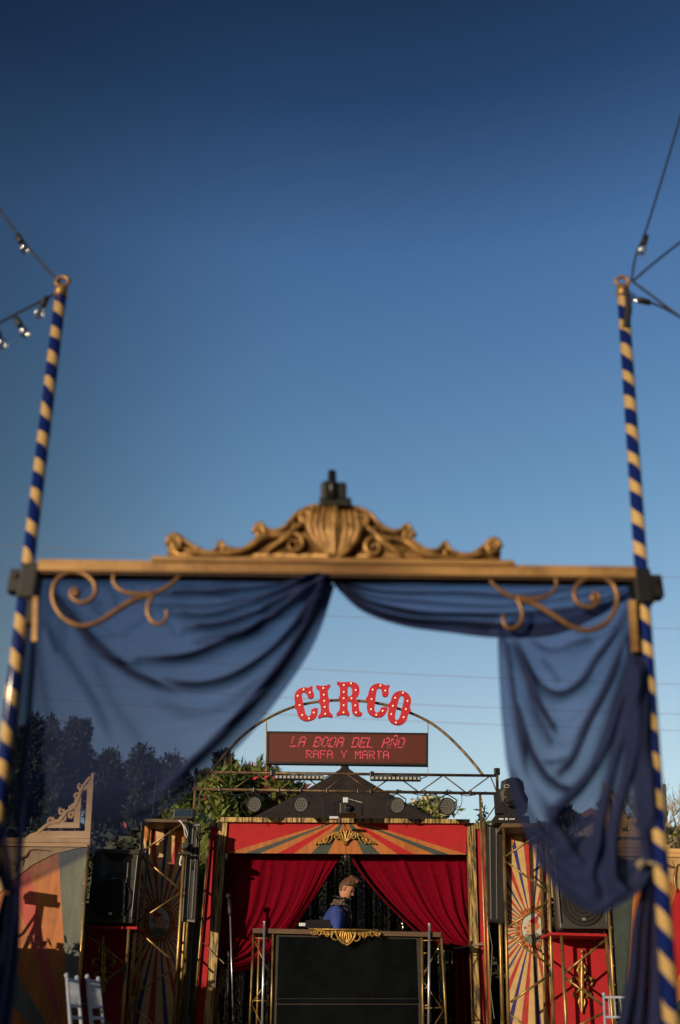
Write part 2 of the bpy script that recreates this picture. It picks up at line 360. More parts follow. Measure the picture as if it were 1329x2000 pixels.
# lintel
lb = MB(); px_poly_prism(lb, [(74, 1092), (1243, 1106), (1243, 1127), (74, 1113)], YP-.05, .10)
lb.build('lintel', M['giltbeam'], portal)
lb = MB(); px_poly_prism(lb, [(76, 1114), (1241, 1128), (1241, 1133), (76, 1119)], YP-.035, .075); lb.build('lintel_underside', M['beamwood'], portal)
lb = MB(); px_poly_prism(lb, [(296, 1086), (1006, 1094), (1006, 1103), (296, 1094.5)], YP-.065, .13); lb.build('plinth', M['giltbeam'], portal)
sil = [(328, 1087), (326, 1060), (331, 1045), (343, 1041), (354, 1047), (368, 1058), (385, 1068), (408, 1076), (424, 1070), (430, 1054), (441, 1066), (470, 1071), (490, 1060), (503, 1046), (499, 1027), (509, 1019), (520, 1030), (536, 1034), (556, 1027), (568, 1014), (577, 1003), (590, 994), (608, 987), (630, 985), (660, 984), (692, 988), (712, 994), (727, 1004), (737, 1016), (752, 1028), (770, 1035), (785, 1031), (796, 1022), (803, 1032), (800, 1044), (814, 1060), (836, 1072), (858, 1070), (870, 1056), (879, 1070), (896, 1079), (920, 1080), (935, 1072), (948, 1062), (960, 1050), (973, 1052), (979, 1066), (978, 1094)]
pb = MB(); px_poly_prism(pb, sil, YP-.01, .035)
def px_tube(mb, pts, Y, r, n=8, smooth_n=None, m=0, flat=1.0, off=0):
    if smooth_n: pts = cr(pts, smooth_n)
    if isinstance(r, (list, tuple)):
        k = len(pts); rr = [lerp(r[int(i/(k-1)*(len(r)-1))], r[min(int(i/(k-1)*(len(r)-1))+1, len(r)-1)], (i/(k-1)*(len(r)-1)) % 1) for i in range(k)]
    else: rr = r
    mb.tube([P(p[0], p[1], Y+off) for p in pts], rr, n, m)
def spiral(cx, cy, r0, r1, a0, turns, n=20):
    return [(cx+lerp(r0, r1, i/n)*math.cos(a0+turns*2*math.pi*i/n), cy+lerp(r0, r1, i/n)*math.sin(a0+turns*2*math.pi*i/n)) for i in range(n+1)]
edge = cr(sil[1:-1], 120)
px_tube(pb, [(x, y+3) for x, y in edge], YP-.03, .011, 6)
for mir in (0, 1):
    def mx_(p): return [(1306-x+0, y+7) if mir else (x, y) for x, y in p]
    px_tube(pb, mx_(spiral(343, 1062, 15, 2, math.pi, 1.6)), YP-.035, [.016, .006], 8)
    px_tube(pb, mx_(spiral(508, 1040, 12, 2, math.pi, 1.4)), YP-.035, [.014, .006], 8)
    px_tube(pb, mx_([(360, 1072), (400, 1082), (440, 1080), (480, 1073), (505, 1055), (530, 1045), (560, 1043), (585, 1025), (600, 1003)]), YP-.035, [.008, .018, .01], 8, 24)
    px_tube(pb, mx_(spiral(598, 1008, 15, 3, 0, 1.5)), YP-.04, [.016, .006], 8)
    px_tube(pb, mx_(spiral(575, 1062, 20, 3, -math.pi/2, 1.3)), YP-.03, [.014, .005], 8)
    px_tube(pb, mx_([(520, 1078), (545, 1060), (570, 1040), (575, 1020)]), YP-.03, [.005, .02, .008], 8, 12)
    px_tube(pb, mx_([(430, 1060), (436, 1072), (430, 1082)]), YP-.03, [.006, .014, .004], 8, 8)
    for k in range(4):
        px_tube(pb, mx_([(612+k*11, 990), (606+k*12, 1030), (622+k*8, 1062), (648, 1086)]), YP-.045, [.008, .024, .016, .008], 8, 12)
px_tube(pb, [(655, 990), (654, 1035), (654, 1088)], YP-.05, [.012, .03, .014], 10, 12)
pb.build('carved_pediment', M['giltcarve'], portal, smooth=True)
# scroll brackets
for mir in (0, 1):
    sb = MB()
    def q(p): return [(1309-x, y+(9 if y > 0 else 0)) if mir else (x, y) for x, y in p]
    main = [(352, 1125), (330, 1145), (300, 1160), (262, 1172), (222, 1196), (190, 1216), (155, 1222), (122, 1205), (104, 1172), (108, 1138), (132, 1119), (162, 1120), (184, 1138), (186, 1160), (172, 1174), (154, 1176), (141, 1167), (140, 1153), (152, 1150)]
    px_tube(sb, q(main), YP-.03, [.009, .014, .012, .012, .012, .011, .010], 10, 70)
    px_tube(sb, q([(300, 1158), (262, 1160), (235, 1152), (222, 1136), (224, 1120)]), YP-.03, [.012, .010, .009], 10, 20)
    px_tube(sb, q([(300, 1160), (290, 1180), (290, 1202), (302, 1217), (318, 1217), (326, 1204), (325, 1192)]), YP-.03, [.010, .010, .008], 10, 24)
    sb.ball(P(*q([(150, 1160)])[0], YP-.03), .02, 8)
    sb.build('scroll_bracket', M['iron'], portal, smooth=True)
    vb = MB(); px_poly_prism(vb, [(64, 1165), (74, 1165), (72, 1252), (62, 1252)] if not mir else [(1230, 1172), (1242, 1172), (1248, 1272), (1236, 1272)], YP-.06, .03); vb.build('upright_strip', M['giltbeam'], portal)
for k, (x, y) in enumerate(((60, 1140), (1252, 1150))):
    cb = MB(); c = P(x, y, YP)
    s = -1 if k == 0 else 1
    cb.box(c+Vector((-s*.0, 0, .0)), (.085, .10, .17), None, 0, .012)
    cb.box(c+Vector((s*.062, -.01, .0)), (.06, .07, .11), None, 0, .01)
    cb.tube([c+Vector((s*.06, -.06, .02)), c+Vector((s*.06, .05, .02))], .012, 8)
    cb.box(c+Vector((-s*.02, .01, -.13)), (.05, .06, .14), None, 0, .01)
    cb.build('clamp', M['clampblack'], portal)
# lamp on top of the lintel
lr = empty('stage_lamp', P(655, 998, YP), 'small black lamp head perched on top of the carved gilt pediment', 'lamp')
a = MB(); a.box(P(655, 990, YP+.0), (.155, .12, .045), None, 0, .01); a.build('base', M['black'], lr)
a = MB(); a.box(P(652, 965, YP), (.125, .10, .085), None, 0, .014); a.box(P(637, 962, YP-.04), (.03, .06, .10), None, 0, .008); a.build('housing', M['black'], lr)
a = MB(); a.tube([P(650, 978, YP-.05), P(649, 921, YP-.05)], [.024, .020], 14); a.build('snout', M['blackm'], lr, smooth=True)
# ------------------------------------------------------------------ blue sheer drapes
def sheet(name, key, Y, ns, nk, fold, dens, mat_, label, cat, kk=None, group=None, parent=None, fmap=None):
    """key: list of strands (px polylines), ordered across; fold(s,k)->metres in Y; dens(s,k)"""
    rows = [cr(k_, ns) for k_ in key]; kk = kk or [i/(len(key)-1) for i in range(len(key))]
    mb = MB(); at = []
    for i in range(nk+1):
        k = i/nk; j = 0
        while j < len(kk)-2 and k > kk[j+1]: j += 1
        u = (k-kk[j])/(kk[j+1]-kk[j])
        for s in range(ns+1):
            cols = [rows[max(j-1, 0)][s], rows[j][s], rows[j+1][s], rows[min(j+2, len(rows)-1)][s]]
            x, y = (.5*((2*b_)+(-a_+c_)*u+(2*a_-5*b_+4*c_-d_)*u*u+(-a_+3*b_-3*c_+d_)*u**3) for a_, b_, c_, d_ in zip(*cols))
            S = s/ns
            yy = Y(S, k) if callable(Y) else Y
            F_ = fmap(x, y) if fmap else 0
            mb.v.append(P(x, y, yy)+Vector((0, fold(S, k)-.085*F_, 0))); at.append(max(0, min(1, dens(S, k, x, y)+F_*.36)) if dens else 0)
    for i in range(nk):
        for s in range(ns):
            a_ = i*(ns+1)+s; mb.f.append([a_, a_+1, a_+ns+2, a_+ns+1]); mb.m.append(0)
    if parent: mb.v = [v for v in mb.v]
    o = mb.build(name, mat_, parent, smooth=True, attr=('dens', at) if dens else None, fixn=False)
    if label: tag(o, label, cat, group)
    return o
def foldmap(lines, ox, oy, sc):
    segs = []
    for w_, st, pts in lines:
        p = cr([(ox+a_/sc, oy+b_/sc) for a_, b_ in pts], len(pts)*4)
        segs.append((w_, st, p, min(a_[0] for a_ in p)-3*w_, max(a_[0] for a_ in p)+3*w_, min(a_[1] for a_ in p)-3*w_, max(a_[1] for a_ in p)+3*w_))
    def f(x, y):
        v = 0
        for w_, st, p, x0, x1, y0, y1 in segs:
            if x < x0 or x > x1 or y < y0 or y > y1: continue
            best = 1e9; bi = 0
            for i in range(len(p)-1):
                ax, ay = p[i]; dx, dy = p[i+1][0]-ax, p[i+1][1]-ay; L2 = dx*dx+dy*dy+1e-9
                t = max(0, min(1, ((x-ax)*dx+(y-ay)*dy)/L2)); d2 = (x-ax-dx*t)**2+(y-ay-dy*t)**2
                if d2 < best: best = d2; bi = (i+t)/(len(p)-1)
            fade = min(1, .25+min(bi, 1-bi)*5)
            v += st*fade*math.exp(-best/(w_*w_*(.6+.5*fade)))
        return min(v, 1.7)
    return f
def gs(x, w): return math.exp(-(x/w)**2)
def ridges(k, cs): return sum(a*gs(k-c, w) for c, w, a in cs)
# left
keyL = [
 [(648, 1134), (560, 1132), (470, 1130), (380, 1128), (290, 1126), (200, 1124), (84, 1121)],
 [(648, 1138), (560, 1158), (460, 1172), (360, 1172), (260, 1166), (170, 1150), (82, 1130)],
 [(648, 1142), (575, 1200), (490, 1240), (390, 1262), (290, 1262), (180, 1222), (78, 1142)],
 [(648, 1144), (585, 1236), (500, 1300), (400, 1340), (300, 1344), (180, 1280), (74, 1170)],
 [(649, 1145), (592, 1250), (515, 1345), (420, 1405), (310, 1430), (180, 1400), (68, 1290)],
 [(650, 1146), (600, 1258), (520, 1365), (430, 1455), (310, 1530), (180, 1560), (52, 1480)],
 [(654, 1148), (612, 1262), (530, 1385), (432, 1492), (305, 1594), (165, 1672), (30, 1742)]]
frL = [(.06, .014, .5), (.11, .014, .6), (.17, .014, .8), (.215, .012, .5), (.27, .014, .8), (.335, .016, .8), (.39, .014, .6), (.455, .02, .9), (.53, .015, .6), (.60, .02, .5)]
frL2 = [(.33, .012, .5), (.37, .012, .9), (.55, .02, .45), (.66, .02, .35), (.78, .02, .3), (.88, .02, .25)]
def wob(s, k, f=3.0, a=.012): return a*math.sin(s*f*6.28+k*9)
FL = foldmap([(6, .9, [(620, 210), (800, 215), (1000, 200), (1150, 175), (1285, 148)]), (4.5, .6, [(600, 250), (800, 260), (950, 245), (1100, 210), (1270, 152)]),
 (6, .8, [(640, 290), (800, 300), (950, 270), (1100, 220), (1280, 152)]), (7, 1.0, [(720, 350), (850, 345), (980, 310), (1120, 240), (1285, 158)]), (5, .6, [(760, 385), (880, 375), (1000, 340), (1150, 250), (1285, 165)]),
 (7.5, 1.1, [(540, 470), (680, 475), (780, 460), (880, 420), (1000, 370), (1130, 280), (1285, 168)]), (7, 1.1, [(200, 180), (260, 270), (330, 350), (420, 440), (500, 510), (600, 560), (690, 590)]),
 (8, 1.0, [(640, 540), (720, 570), (820, 570), (920, 540), (1020, 480), (1130, 380), (1220, 260), (1290, 168)]), (6, .5, [(330, 370), (400, 450), (480, 490), (560, 470)]), (4.5, .45, [(750, 400), (830, 400), (950, 395), (1060, 330)]),
 (6, .6, [(200, 130), (350, 150), (480, 155), (700, 142), (1000, 140), (1250, 140)]), (5, .5, [(640, 180), (820, 182), (1000, 172), (1200, 150)]), (9, .42, [(170, 300), (220, 400), (300, 520), (380, 650), (430, 780)]), (10, .35, [(140, 400), (160, 560), (190, 700)]),
 (11, .3, [(600, 620), (750, 680), (900, 640), (1050, 520)]), (12, .25, [(300, 300), (420, 600), (560, 800)]), (13, 1.3, [(1300, 150), (1225, 320), (1115, 500), (985, 660), (865, 790), (780, 870), (640, 980)]), (9, .8, [(150, 90), (112, 400), (92, 700), (60, 900), (40, 1200)])], 0, 1060, 2.0136)
def denL(s, k, x, y):
    e = .45*math.exp(-((x-645)**2+(y-1150)**2)/2200)
    return .66+.07*ridges(k+wob(s, k, 2.2, .02), frL)*gs(s-.3, .35)-.36*max(0, min(1, (y-1540)/90))*max(0, min(1, (420-x)/60))+e+.10*gs(k, .05)+(.2 if k > .985 else 0)
def folL(s, k): return -.018*ridges(k+wob(s, k, 2.2, .02), [(c_+.02, .02, .8) for c_, _, _ in frL+frL2])*math.sin(math.pi*s)+.008*math.sin(s*19+k*40)*math.sin(k*23)
sheet('drape', keyL, lambda s, k: YP+.06+.10*math.sin(math.pi*s)*k, 150, 230, folL, denL, M['drape'], 'wide sheer navy drape swept from the lintel centre down to the left striped pole', 'drape', group='navy drapes of the portal', fmap=FL)
# right upper swag
keyR = [
 [(652, 1134), (740, 1133), (830, 1134), (920, 1134), (1010, 1134), (1120, 1134), (1236, 1136)],
 [(652, 1137), (730, 1158), (820, 1166), (920, 1168), (1020, 1168), (1130, 1155), (1236, 1140)],
 [(652, 1140), (720, 1182), (800, 1200), (900, 1206), (1000, 1210), (1120, 1195), (1236, 1150)],
 [(652, 1142), (705, 1192), (785, 1222), (880, 1236), (980, 1246), (1100, 1236), (1236, 1165)]]
frR = [(.15, .03, .5), (.3, .035, .8), (.46, .03, .6), (.63, .04, .9), (.8, .04, .9)]
sheet('drape', keyR, lambda s, k: YP+.05+.05*math.sin(math.pi*s)*k, 80, 110,
      lambda s, k: -.05*ridges(k+wob(s, k, 2, .02), frR), lambda s, k, x, y: .70+.5*gs(s, .1)+.4*ridges(k+wob(s, k, 2, .02), frR)*(.5+.5*gs(s-.3, .4))+.40*max(0, (k-.55)/.45)*(1 if s < .62 else .4)+.15*gs(k-.95, .1),
      M['drape'], 'short sheer navy swag stretched under the right half of the gilt lintel', 'drape', group='navy drapes of the portal')
# right hanging part: nested U folds
keyT = [
 [(974, 1236), (1000, 1210), (1050, 1196), (1110, 1192), (1170, 1180), (1210, 1165), (1240, 1150)],
 [(974, 1240), (1010, 1290), (1050, 1348), (1095, 1372), (1150, 1345), (1200, 1260), (1243, 1165)],
 [(974, 1243), (1002, 1320), (1048, 1425), (1104, 1476), (1155, 1405), (1205, 1290), (1247, 1200)],
 [(973, 1246), (995, 1350), (1050, 1485), (1122, 1562), (1166, 1470), (1212, 1365), (1254, 1290)],
 [(973, 1250), (988, 1395), (1030, 1550), (1112, 1655), (1172, 1600), (1222, 1500), (1262, 1420)],
 [(973, 1254), (984, 1415), (1018, 1575), (1090, 1710), (1165, 1745), (1228, 1680), (1272, 1600)],
 [(973, 1258), (982, 1430), (1010, 1590), (1080, 1725), (1160, 1784), (1228, 1755), (1280, 1690)]]
frT = [(.09, .012, .8), (.17, .014, .9), (.235, .012, .5), (.31, .016, 1), (.40, .012, .6), (.46, .016, .9), (.55, .014, .6), (.62, .02, 1), (.73, .016, .6), (.80, .02, .8), (.90, .02, .7)]
FT = foldmap([(6, .9, [(85, 330), (120, 480), (150, 700), (175, 850), (200, 1000), (225, 1150)]), (6.5, 1.1, [(140, 370), (190, 500), (240, 620), (300, 760), (360, 860), (405, 915)]),
 (7.5, .95, [(170, 370), (250, 560), (320, 660), (400, 690), (480, 670), (560, 600), (620, 500), (680, 420), (760, 300), (810, 190)]), (6, .6, [(240, 365), (330, 420), (420, 425), (520, 390), (620, 365)]), (5, .45, [(310, 470), (370, 540), (415, 605)]),
 (7, .7, [(220, 620), (280, 820), (340, 940), (375, 985)]), (7.5, 1.1, [(160, 760), (230, 980), (290, 1100), (360, 1190), (430, 1235), (475, 1250)]), (8, 1.2, [(810, 310), (740, 520), (690, 640), (640, 740), (590, 830), (540, 950), (490, 1060), (430, 1130), (395, 1165)]),
 (5, .6, [(320, 1080), (390, 1082), (455, 1050)]), (11, 1.2, [(820, 480), (760, 700), (700, 900), (640, 1060), (590, 1150), (520, 1240), (450, 1310), (380, 1390), (360, 1440)]), (11, 1.0, [(845, 480), (800, 750), (740, 1000), (700, 1200), (650, 1400), (620, 1600), (610, 1720)]),
 (13, 1.1, [(840, 600), (830, 900), (800, 1150), (760, 1300), (730, 1450), (710, 1600), (720, 1750), (800, 1850), (880, 1830), (960, 1690)]), (22, 1.1, [(880, 430), (885, 700), (895, 1000), (920, 1300), (965, 1520)]), (9, .5, [(130, 1100), (200, 1300), (330, 1500), (480, 1640)]), (12, .5, [(300, 1250), (420, 1500), (560, 1700), (640, 1850)])], 950, 1130, 2.984)
def denT(s, k, x, y):
    return .68+.06*ridges(k+wob(s, k, 1.7, .018), frT)+.20*max(0, min(1, (y-1600)/90))+.35*gs(s-1, .08)+.15*gs(s, .04)
sheet('drape', keyT, lambda s, k: YP+.03+.06*math.sin(math.pi*s)*k, 120, 220, lambda s, k: -.015*math.sin(math.pi*s)*ridges(k+wob(s, k, 1.7, .018), frT)+.010*math.sin(s*23+k*17)*math.sin(k*29+s*5),
      denT, M['drape'], 'sheer navy drape hanging in deep U folds beside the right striped pole', 'drape', group='navy drapes of the portal', fmap=FT)
# tails below the ties and outside the left pole
def tail(key, label, seed, base=.80):
    rn = random.Random(seed); ph = [rn.uniform(0, 6) for _ in range(4)]
    fo = lambda s, k: .035*(math.sin(k*22+ph[0]+s*1.2)+.6*math.sin(k*41+ph[1]))*(.35+s)
    sheet('drape', key, YP+.05, 50, 80, fo, lambda s, k, x, y: base+.18*(.5+.5*math.sin(k*22+ph[0]+s*1.2)), M['drape'], label, 'drape', group='navy drapes of the portal')
tail([[(1268, 1688), (1238, 1800), (1216, 1960), (1110, 2340)], [(1274, 1690), (1262, 1800), (1252, 1960), (1228, 2340)], [(1284, 1690), (1296, 1800), (1310, 1960), (1362, 2340)]], 'dark gathered navy drape tail falling below the tie on the right pole', 1, 1.0)
tail([[(8, 1742), (-20, 1850), (-40, 1960), (-120, 2340)], [(18, 1744), (5, 1850), (-6, 1960), (-75, 2340)], [(40, 1740), (36, 1850), (22, 1960), (-30, 2340)]], 'dark gathered navy drape tail falling below the left pole tie', 2, 1.0)
tail([[(30, 1252), (8, 1420), (-20, 1600), (10, 1742)], [(50, 1210), (25, 1420), (0, 1600), (20, 1742)], [(78, 1150), (66, 1400), (56, 1580), (40, 1745)]], 'narrow dark navy drape edge gathered around the left striped pole', 3, .78)
tail([[(1226, 1240), (1236, 1400), (1246, 1560), (1266, 1690)], [(1240, 1230), (1252, 1400), (1262, 1560), (1274, 1690)], [(1252, 1240), (1268, 1400), (1280, 1560), (1284, 1690)]], 'narrow dark navy drape edge gathered against the right striped pole', 4, .72)
for nm, x, y in (('right', 1276, 1692),):
    t = MB(); c = P(x, y, YP)
    t.tube([c+Vector((math.cos(i*.42)*.047, math.sin(i*.42)*.055+.02, .010*math.sin(i*.8))) for i in range(16)], .007, 6, cap=False)
    t.tube([c+Vector((-.04, -.04, 0)), c+Vector((-.06, -.05, .012)), c+Vector((-.085, -.05, -.005))], [.010, .011, .004], 6)
    tag(t.build('drape_tie', M['rope'], smooth=True), 'pale knotted tie holding the navy drape to the %s pole' % nm, 'tie', None)
# ------------------------------------------------------------------ string lights
def bulb_string(label, pts, bulbs, Y=YP, r=.0065):
    root = empty('string_light', P(*pts[0], Y), label, 'string light', 'festoon strings tied to the pole tops')
    c = MB(); px_tube(c, pts, Y, r, 6, 14); c.build('cable', M['cable'], root, smooth=True)
    for (x, y, dx, dy) in bulbs:
        p = P(x, y, Y); q_ = P(x+dx, y+dy, Y); d = (q_-p).normalized()
        so = MB(); so.lathe([(.010, -.01), (.016, .0), (.018, .05), (.015, .06)], p, d, 12); so.build('socket', M['black'], root, smooth=True)
        gb = MB(); gb.lathe([(.012, .055), (.016, .07), (.026, .088), (.031, .105), (.028, .125), (.016, .138), (.003, .142)], p, d, 16); gb.build('bulb', M['bulbglass'], root, smooth=True)
bulb_string('festoon cable rising steeply to the left from the left pole top', [(118, 552), (85, 518), (45, 470), (0, 410), (-40, 350)], [(35, 460, 14, 26)])
bulb_string('festoon cable sloping down to the left from the left pole top', [(108, 574), (70, 594), (30, 614), (0, 630), (-60, 655)], [(32, 622, 12, 20), (92, 582, -10, 20), (-8, 642, 10, 24)])
bulb_string('festoon cable climbing steeply to the right above the right pole', [(1234, 548), (1242, 500), (1262, 450), (1290, 360), (1320, 260), (1340, 190)], [(1262, 462, -8, 26)])
bulb_string('festoon cable running up to the right from the right pole top', [(1238, 548), (1270, 520), (1310, 488), (1360, 450)], [])
bulb_string('festoon cable running down to the right from the right pole top', [(1236, 550), (1270, 575), (1310, 605), (1370, 650)], [])
bulb_string('short drooping festoon cable with a bulb close to the right pole top', [(1362, 640), (1320, 614), (1285, 596), (1264, 590)], [(1268, 591, -26, -7)])
ck = MB(); px_tube(ck, [(1222, 560), (1228, 600), (1222, 640)], YP-.03, [.008, .02, .016], 8, 8); tag(ck.build('cable_wrap', M['cable'], smooth=True), 'black cable end taped near the top of the right striped pole', 'cable')
# ------------------------------------------------------------------ power lines
lab = ['topmost thin power line crossing the sky just above the lintel', 'thin power line crossing behind the scroll brackets of the portal', 'thin power line crossing the sky well above the red letters', 'thin power line passing behind the red circus letters', 'lowest thin power line crossing just above the red screen']
for lb_, (y0, y1) in zip(lab, ((1058, 1123), (1157, 1223), (1258, 1332), (1316, 1390), (1350, 1422))):
    w = MB(); A = P(-200, y0-9, 60); B = P(1530, y1+9, 60)
    w.tube([A.lerp(B, t/20)-Vector((0, 0, .5*(1-(t/10-1)**2))) for t in range(21)], .013, 5)
    tag(w.build('power_line', M['wire']), lb_, 'power line', 'power lines across the sky')
# ------------------------------------------------------------------ stage
YS = 12.6
stage = MB(); c0 = P(400, 1995, YS); c1 = P(950, 1995, YS)
stage.box(((c0.x+c1.x)/2, 13.9, .275), (c1.x-c0.x+.1, 3.9, .55)); tag(stage.build('stage_platform', M['stagef']), 'low black stage deck under the disc jockey booth', 'stage')
booth = empty('stage_facade', (P(676, 1700, YS).x, YS, .55), 'red stage facade with sunburst header and aged gilt posts', 'stage front')
def quadprism(name, pts, Y, depth, m, parent):
    b_ = MB(); px_poly_prism(b_, pts, Y, depth); return b_.build(name, m, parent)
quadprism('header_beam', [(431, 1596), (918, 1600), (918, 1608), (431, 1605)], YS-.06, .14, M['agedwood'], booth)
rect = [(445, 1605.5), (912, 1608.5), (911, 1669), (441, 1666)]
hb = MB(); cen = (676, 1597)
bx = [-3000, 447, 483, 512, 546, 577, 610, 642, 708, 740, 772, 803, 840, 867, 901, 5000]
cols = [0, 1, 2, 1, 0, 1, 2, 1, 2, 1, 0, 1, 2, 1, 0]
for i in range(len(cols)):
    # boundaries crossing y = 1665
    a0 = math.atan2(68, bx[i+1]-cen[0]); a1 = math.atan2(68, bx[i]-cen[0])
    p = wedge(rect, cen, a0, a1)
    if p: hb.poly([P(x, y, YS) for x, y in p], cols[i])
    elif i in (0, len(cols)-1): pass
hb.build('header_board', [M['red'], M['orange'], M['green']], booth)
quadprism('header_back', [(444, 1606), (912, 1609), (911, 1669.5), (441, 1666.5)], YS+.006, .03, M['black'], booth)
seam = MB(); px_tube(seam, [(675, 1609), (676, 1668)], YS-.002, .003, 4); seam.build('board_seam', M['ink'], booth)
# gold carving on the header
hc = MB()
for mir in (0, 1):
    def q(p): return [(1350-x, y) if mir else (x, y) for x, y in p]
    px_tube(hc, q([(675, 1650), (664, 1632), (650, 1628), (640, 1636), (632, 1645), (622, 1646), (615, 1649)]), YS-.02, [.016, .022, .012, .018, .004], 8, 24)
    px_tube(hc, q(spiral(658, 1633, 9, 1.5, math.pi*.9, 1.5)), YS-.035, [.015, .006], 8)
    px_tube(hc, q(spiral(638, 1641, 6, 1, math.pi*.5, 1.3)), YS-.03, [.012, .004], 7)
    for k in range(4):
        px_tube(hc, q([(675, 1646), (674-k*5, 1632), (672-k*6.5, 1620+k*2.2)]), YS-.04, [.006, .011, .013], 7, 6)
    for k in range(5):
        px_tube(hc, q([(650-k*7, 1634+k*2.6), (646-k*7.4, 1642+k*1.6), (640-k*6, 1647+k*.8)]), YS-.03, [.010, .009, .003], 6, 6)
hc.build('gilt_carving', M['gold'], booth, smooth=True)
def vline(x0, y0, x1, y1, y): return lerp(x0, x1, (y-y0)/(y1-y0))
quadprism('post', [(428, 1603), (444.5, 1604), (409.5, 2080), (392, 2080)], YS-.03, .10, M['agedwood'], booth)
quadprism('post', [(912.5, 1607), (928, 1607), (942, 2080), (926, 2080)], YS-.03, .10, M['agedwood'], booth)
quadprism('wing_panel', [(412, 1612), (428, 1612), (391.5, 2080), (372, 2080)], YS+.01, .03, M['red'], booth)
quadprism('wing_panel', [(928.5, 1618), (946, 1618), (961, 2080), (942.5, 2080)], YS+.01, .03, M['red'], booth)
quadprism('wing_cap', [(411, 1606), (428, 1606), (427.5, 1616), (411, 1616)], YS-.02, .06, M['agedwood'], booth)
quadprism('wing_cap', [(928.5, 1608), (946, 1608), (946, 1619), (928.5, 1619)], YS-.02, .06, M['agedwood'], booth)
for a_ in (((411, 1612), (371, 2080)), ((946, 1600), (962, 2080))):
    t = MB(); px_tube(t, a_, YS-.03, .014, 8); t.build('edge_pipe', M['pipe'], booth, smooth=True)
# curtains
def vfold(rn, n, a):
    cs = [(rn.uniform(0, 1), rn.uniform(.012, .03), rn.uniform(.4, 1)*a) for _ in range(n)]
    return lambda k: ridges(k, cs)
rn = random.Random(3); f1 = vfold(rn, 9, .05); f2 = vfold(rn, 14, .09)
keyC = [
 [(446, 1664), (440, 1720), (434, 1790), (428, 1850), (424, 1868), (420, 1872)],
 [(500, 1664), (495, 1720), (480, 1790), (455, 1845), (438, 1866), (424, 1873)],
 [(560, 1664), (554, 1720), (530, 1790), (485, 1850), (450, 1872), (427, 1876)],
 [(620, 1664), (604, 1720), (570, 1790), (515, 1860), (460, 1884), (430, 1880)],
 [(655, 1664), (625, 1722), (584, 1790), (528, 1868), (466, 1894), (432, 1884)],
 [(673, 1664), (636, 1722), (592, 1790), (538, 1872), (468, 1900), (434, 1888)]]
def foldC(s, k): return -(f1(k)*(.25+.5*s)+f2(k)*s*1.2)-.10*gs(k-.93, .03)*s+.06*gs(k-.87, .02)*s+.04*math.sin(k*34+s*3)*s*s
cl = sheet('curtain', keyC, lambda s, k: 12.86-.05*s, 70, 150, foldC, None, M['velvet'], 'red velvet curtain swept and tied to the left of the booth opening', 'curtain', group='red stage curtains')
rn = random.Random(11); g1 = vfold(rn, 10, .05); g2 = vfold(rn, 14, .09)
keyD = [
 [(912, 1667), (914, 1720), (916, 1780), (920, 1820), (924, 1838), (930, 1842)],
 [(860, 1667), (872, 1720), (885, 1780), (905, 1825), (918, 1843), (928, 1845)],
 [(800, 1667), (818, 1720), (846, 1780), (885, 1832), (908, 1846), (926, 1848)],
 [(740, 1667), (768, 1720), (808, 1780), (860, 1836), (895, 1850), (924, 1850)],
 [(700, 1667), (732, 1722), (782, 1780), (845, 1835), (885, 1853), (920, 1853)],
 [(678, 1666), (716, 1722), (768, 1780), (832, 1838), (880, 1858), (918, 1856)]]
def foldD(s, k): return -(g1(k)*(.3+.5*s)+g2(k)*s*1.1)-.10*gs(k-.94, .03)+.09*gs(k-.86, .025)*(.3+s)+.04*math.sin(k*30+s*3)*s*s
cd_ = sheet('curtain', keyD, lambda s, k: 12.86-.05*s, 70, 150, foldD, None, M['velvet'], 'red velvet curtain swept and roped to the right of the booth opening', 'curtain', group='red stage curtains')
# lower tails of the curtains
sheet('curtain_tail', [[(418, 1874), (408, 1920), (398, 1970), (390, 2060)], [(430, 1880), (426, 1920), (420, 1970), (408, 2060)], [(436, 1884), (436, 1925), (430, 1975), (426, 2060)]], 12.80, 30, 40,
      lambda s, k: .04*math.sin(k*20), None, M['velvet'], 'narrow red curtain tail with gold fringe hanging below the left tie', 'curtain', group='curtain tails')
sheet('curtain_tail', [[(884, 1858), (884, 1910), (886, 1970), (888, 2060)], [(905, 1852), (908, 1910), (912, 1970), (915, 2060)], [(926, 1850), (930, 1910), (935, 1970), (940, 2060)]], 12.82, 30, 40,
      lambda s, k: .05*math.sin(k*24+s), None, M['velvet'], 'shaded red curtain tail hanging below the right rope', 'curtain', group='curtain tails')
fr = MB(); rn = random.Random(5)
for k in range(90):
    t = k/89; x = lerp(431, 420, t)+rn.uniform(-3, 5)+6*math.sin(t*9); y = lerp(1868, 2030, t)
    px_tube(fr, [(x, y), (x+rn.uniform(-2, 2), y+12+rn.uniform(0, 12))], 12.76, [.006, .003], 4)
tag(fr.build('gold_fringe', M['fringe']), 'ragged gold fringe trimming the left curtain tail', 'fringe')
rp = MB(); px_tube(rp, [(946, 1845), (925, 1846), (905, 1850), (886, 1852)], 12.55, .006, 6, 10); px_tube(rp, [(948, 1840), (925, 1846)], 12.55, .005, 6); tag(rp.build('curtain_rope', M['rope']), 'thin rope tying the right red curtain back to its post', 'rope', 'curtain ropes')
rp = MB(); px_tube(rp, [(404, 1848), (415, 1862), (428, 1872), (438, 1882)], 12.55, .006, 6, 10); px_tube(rp, [(398, 1842), (420, 1866)], 12.55, .005, 6); tag(rp.build('curtain_rope', M['rope']), 'thin rope tying the left red curtain back to its post', 'rope', 'curtain ropes')
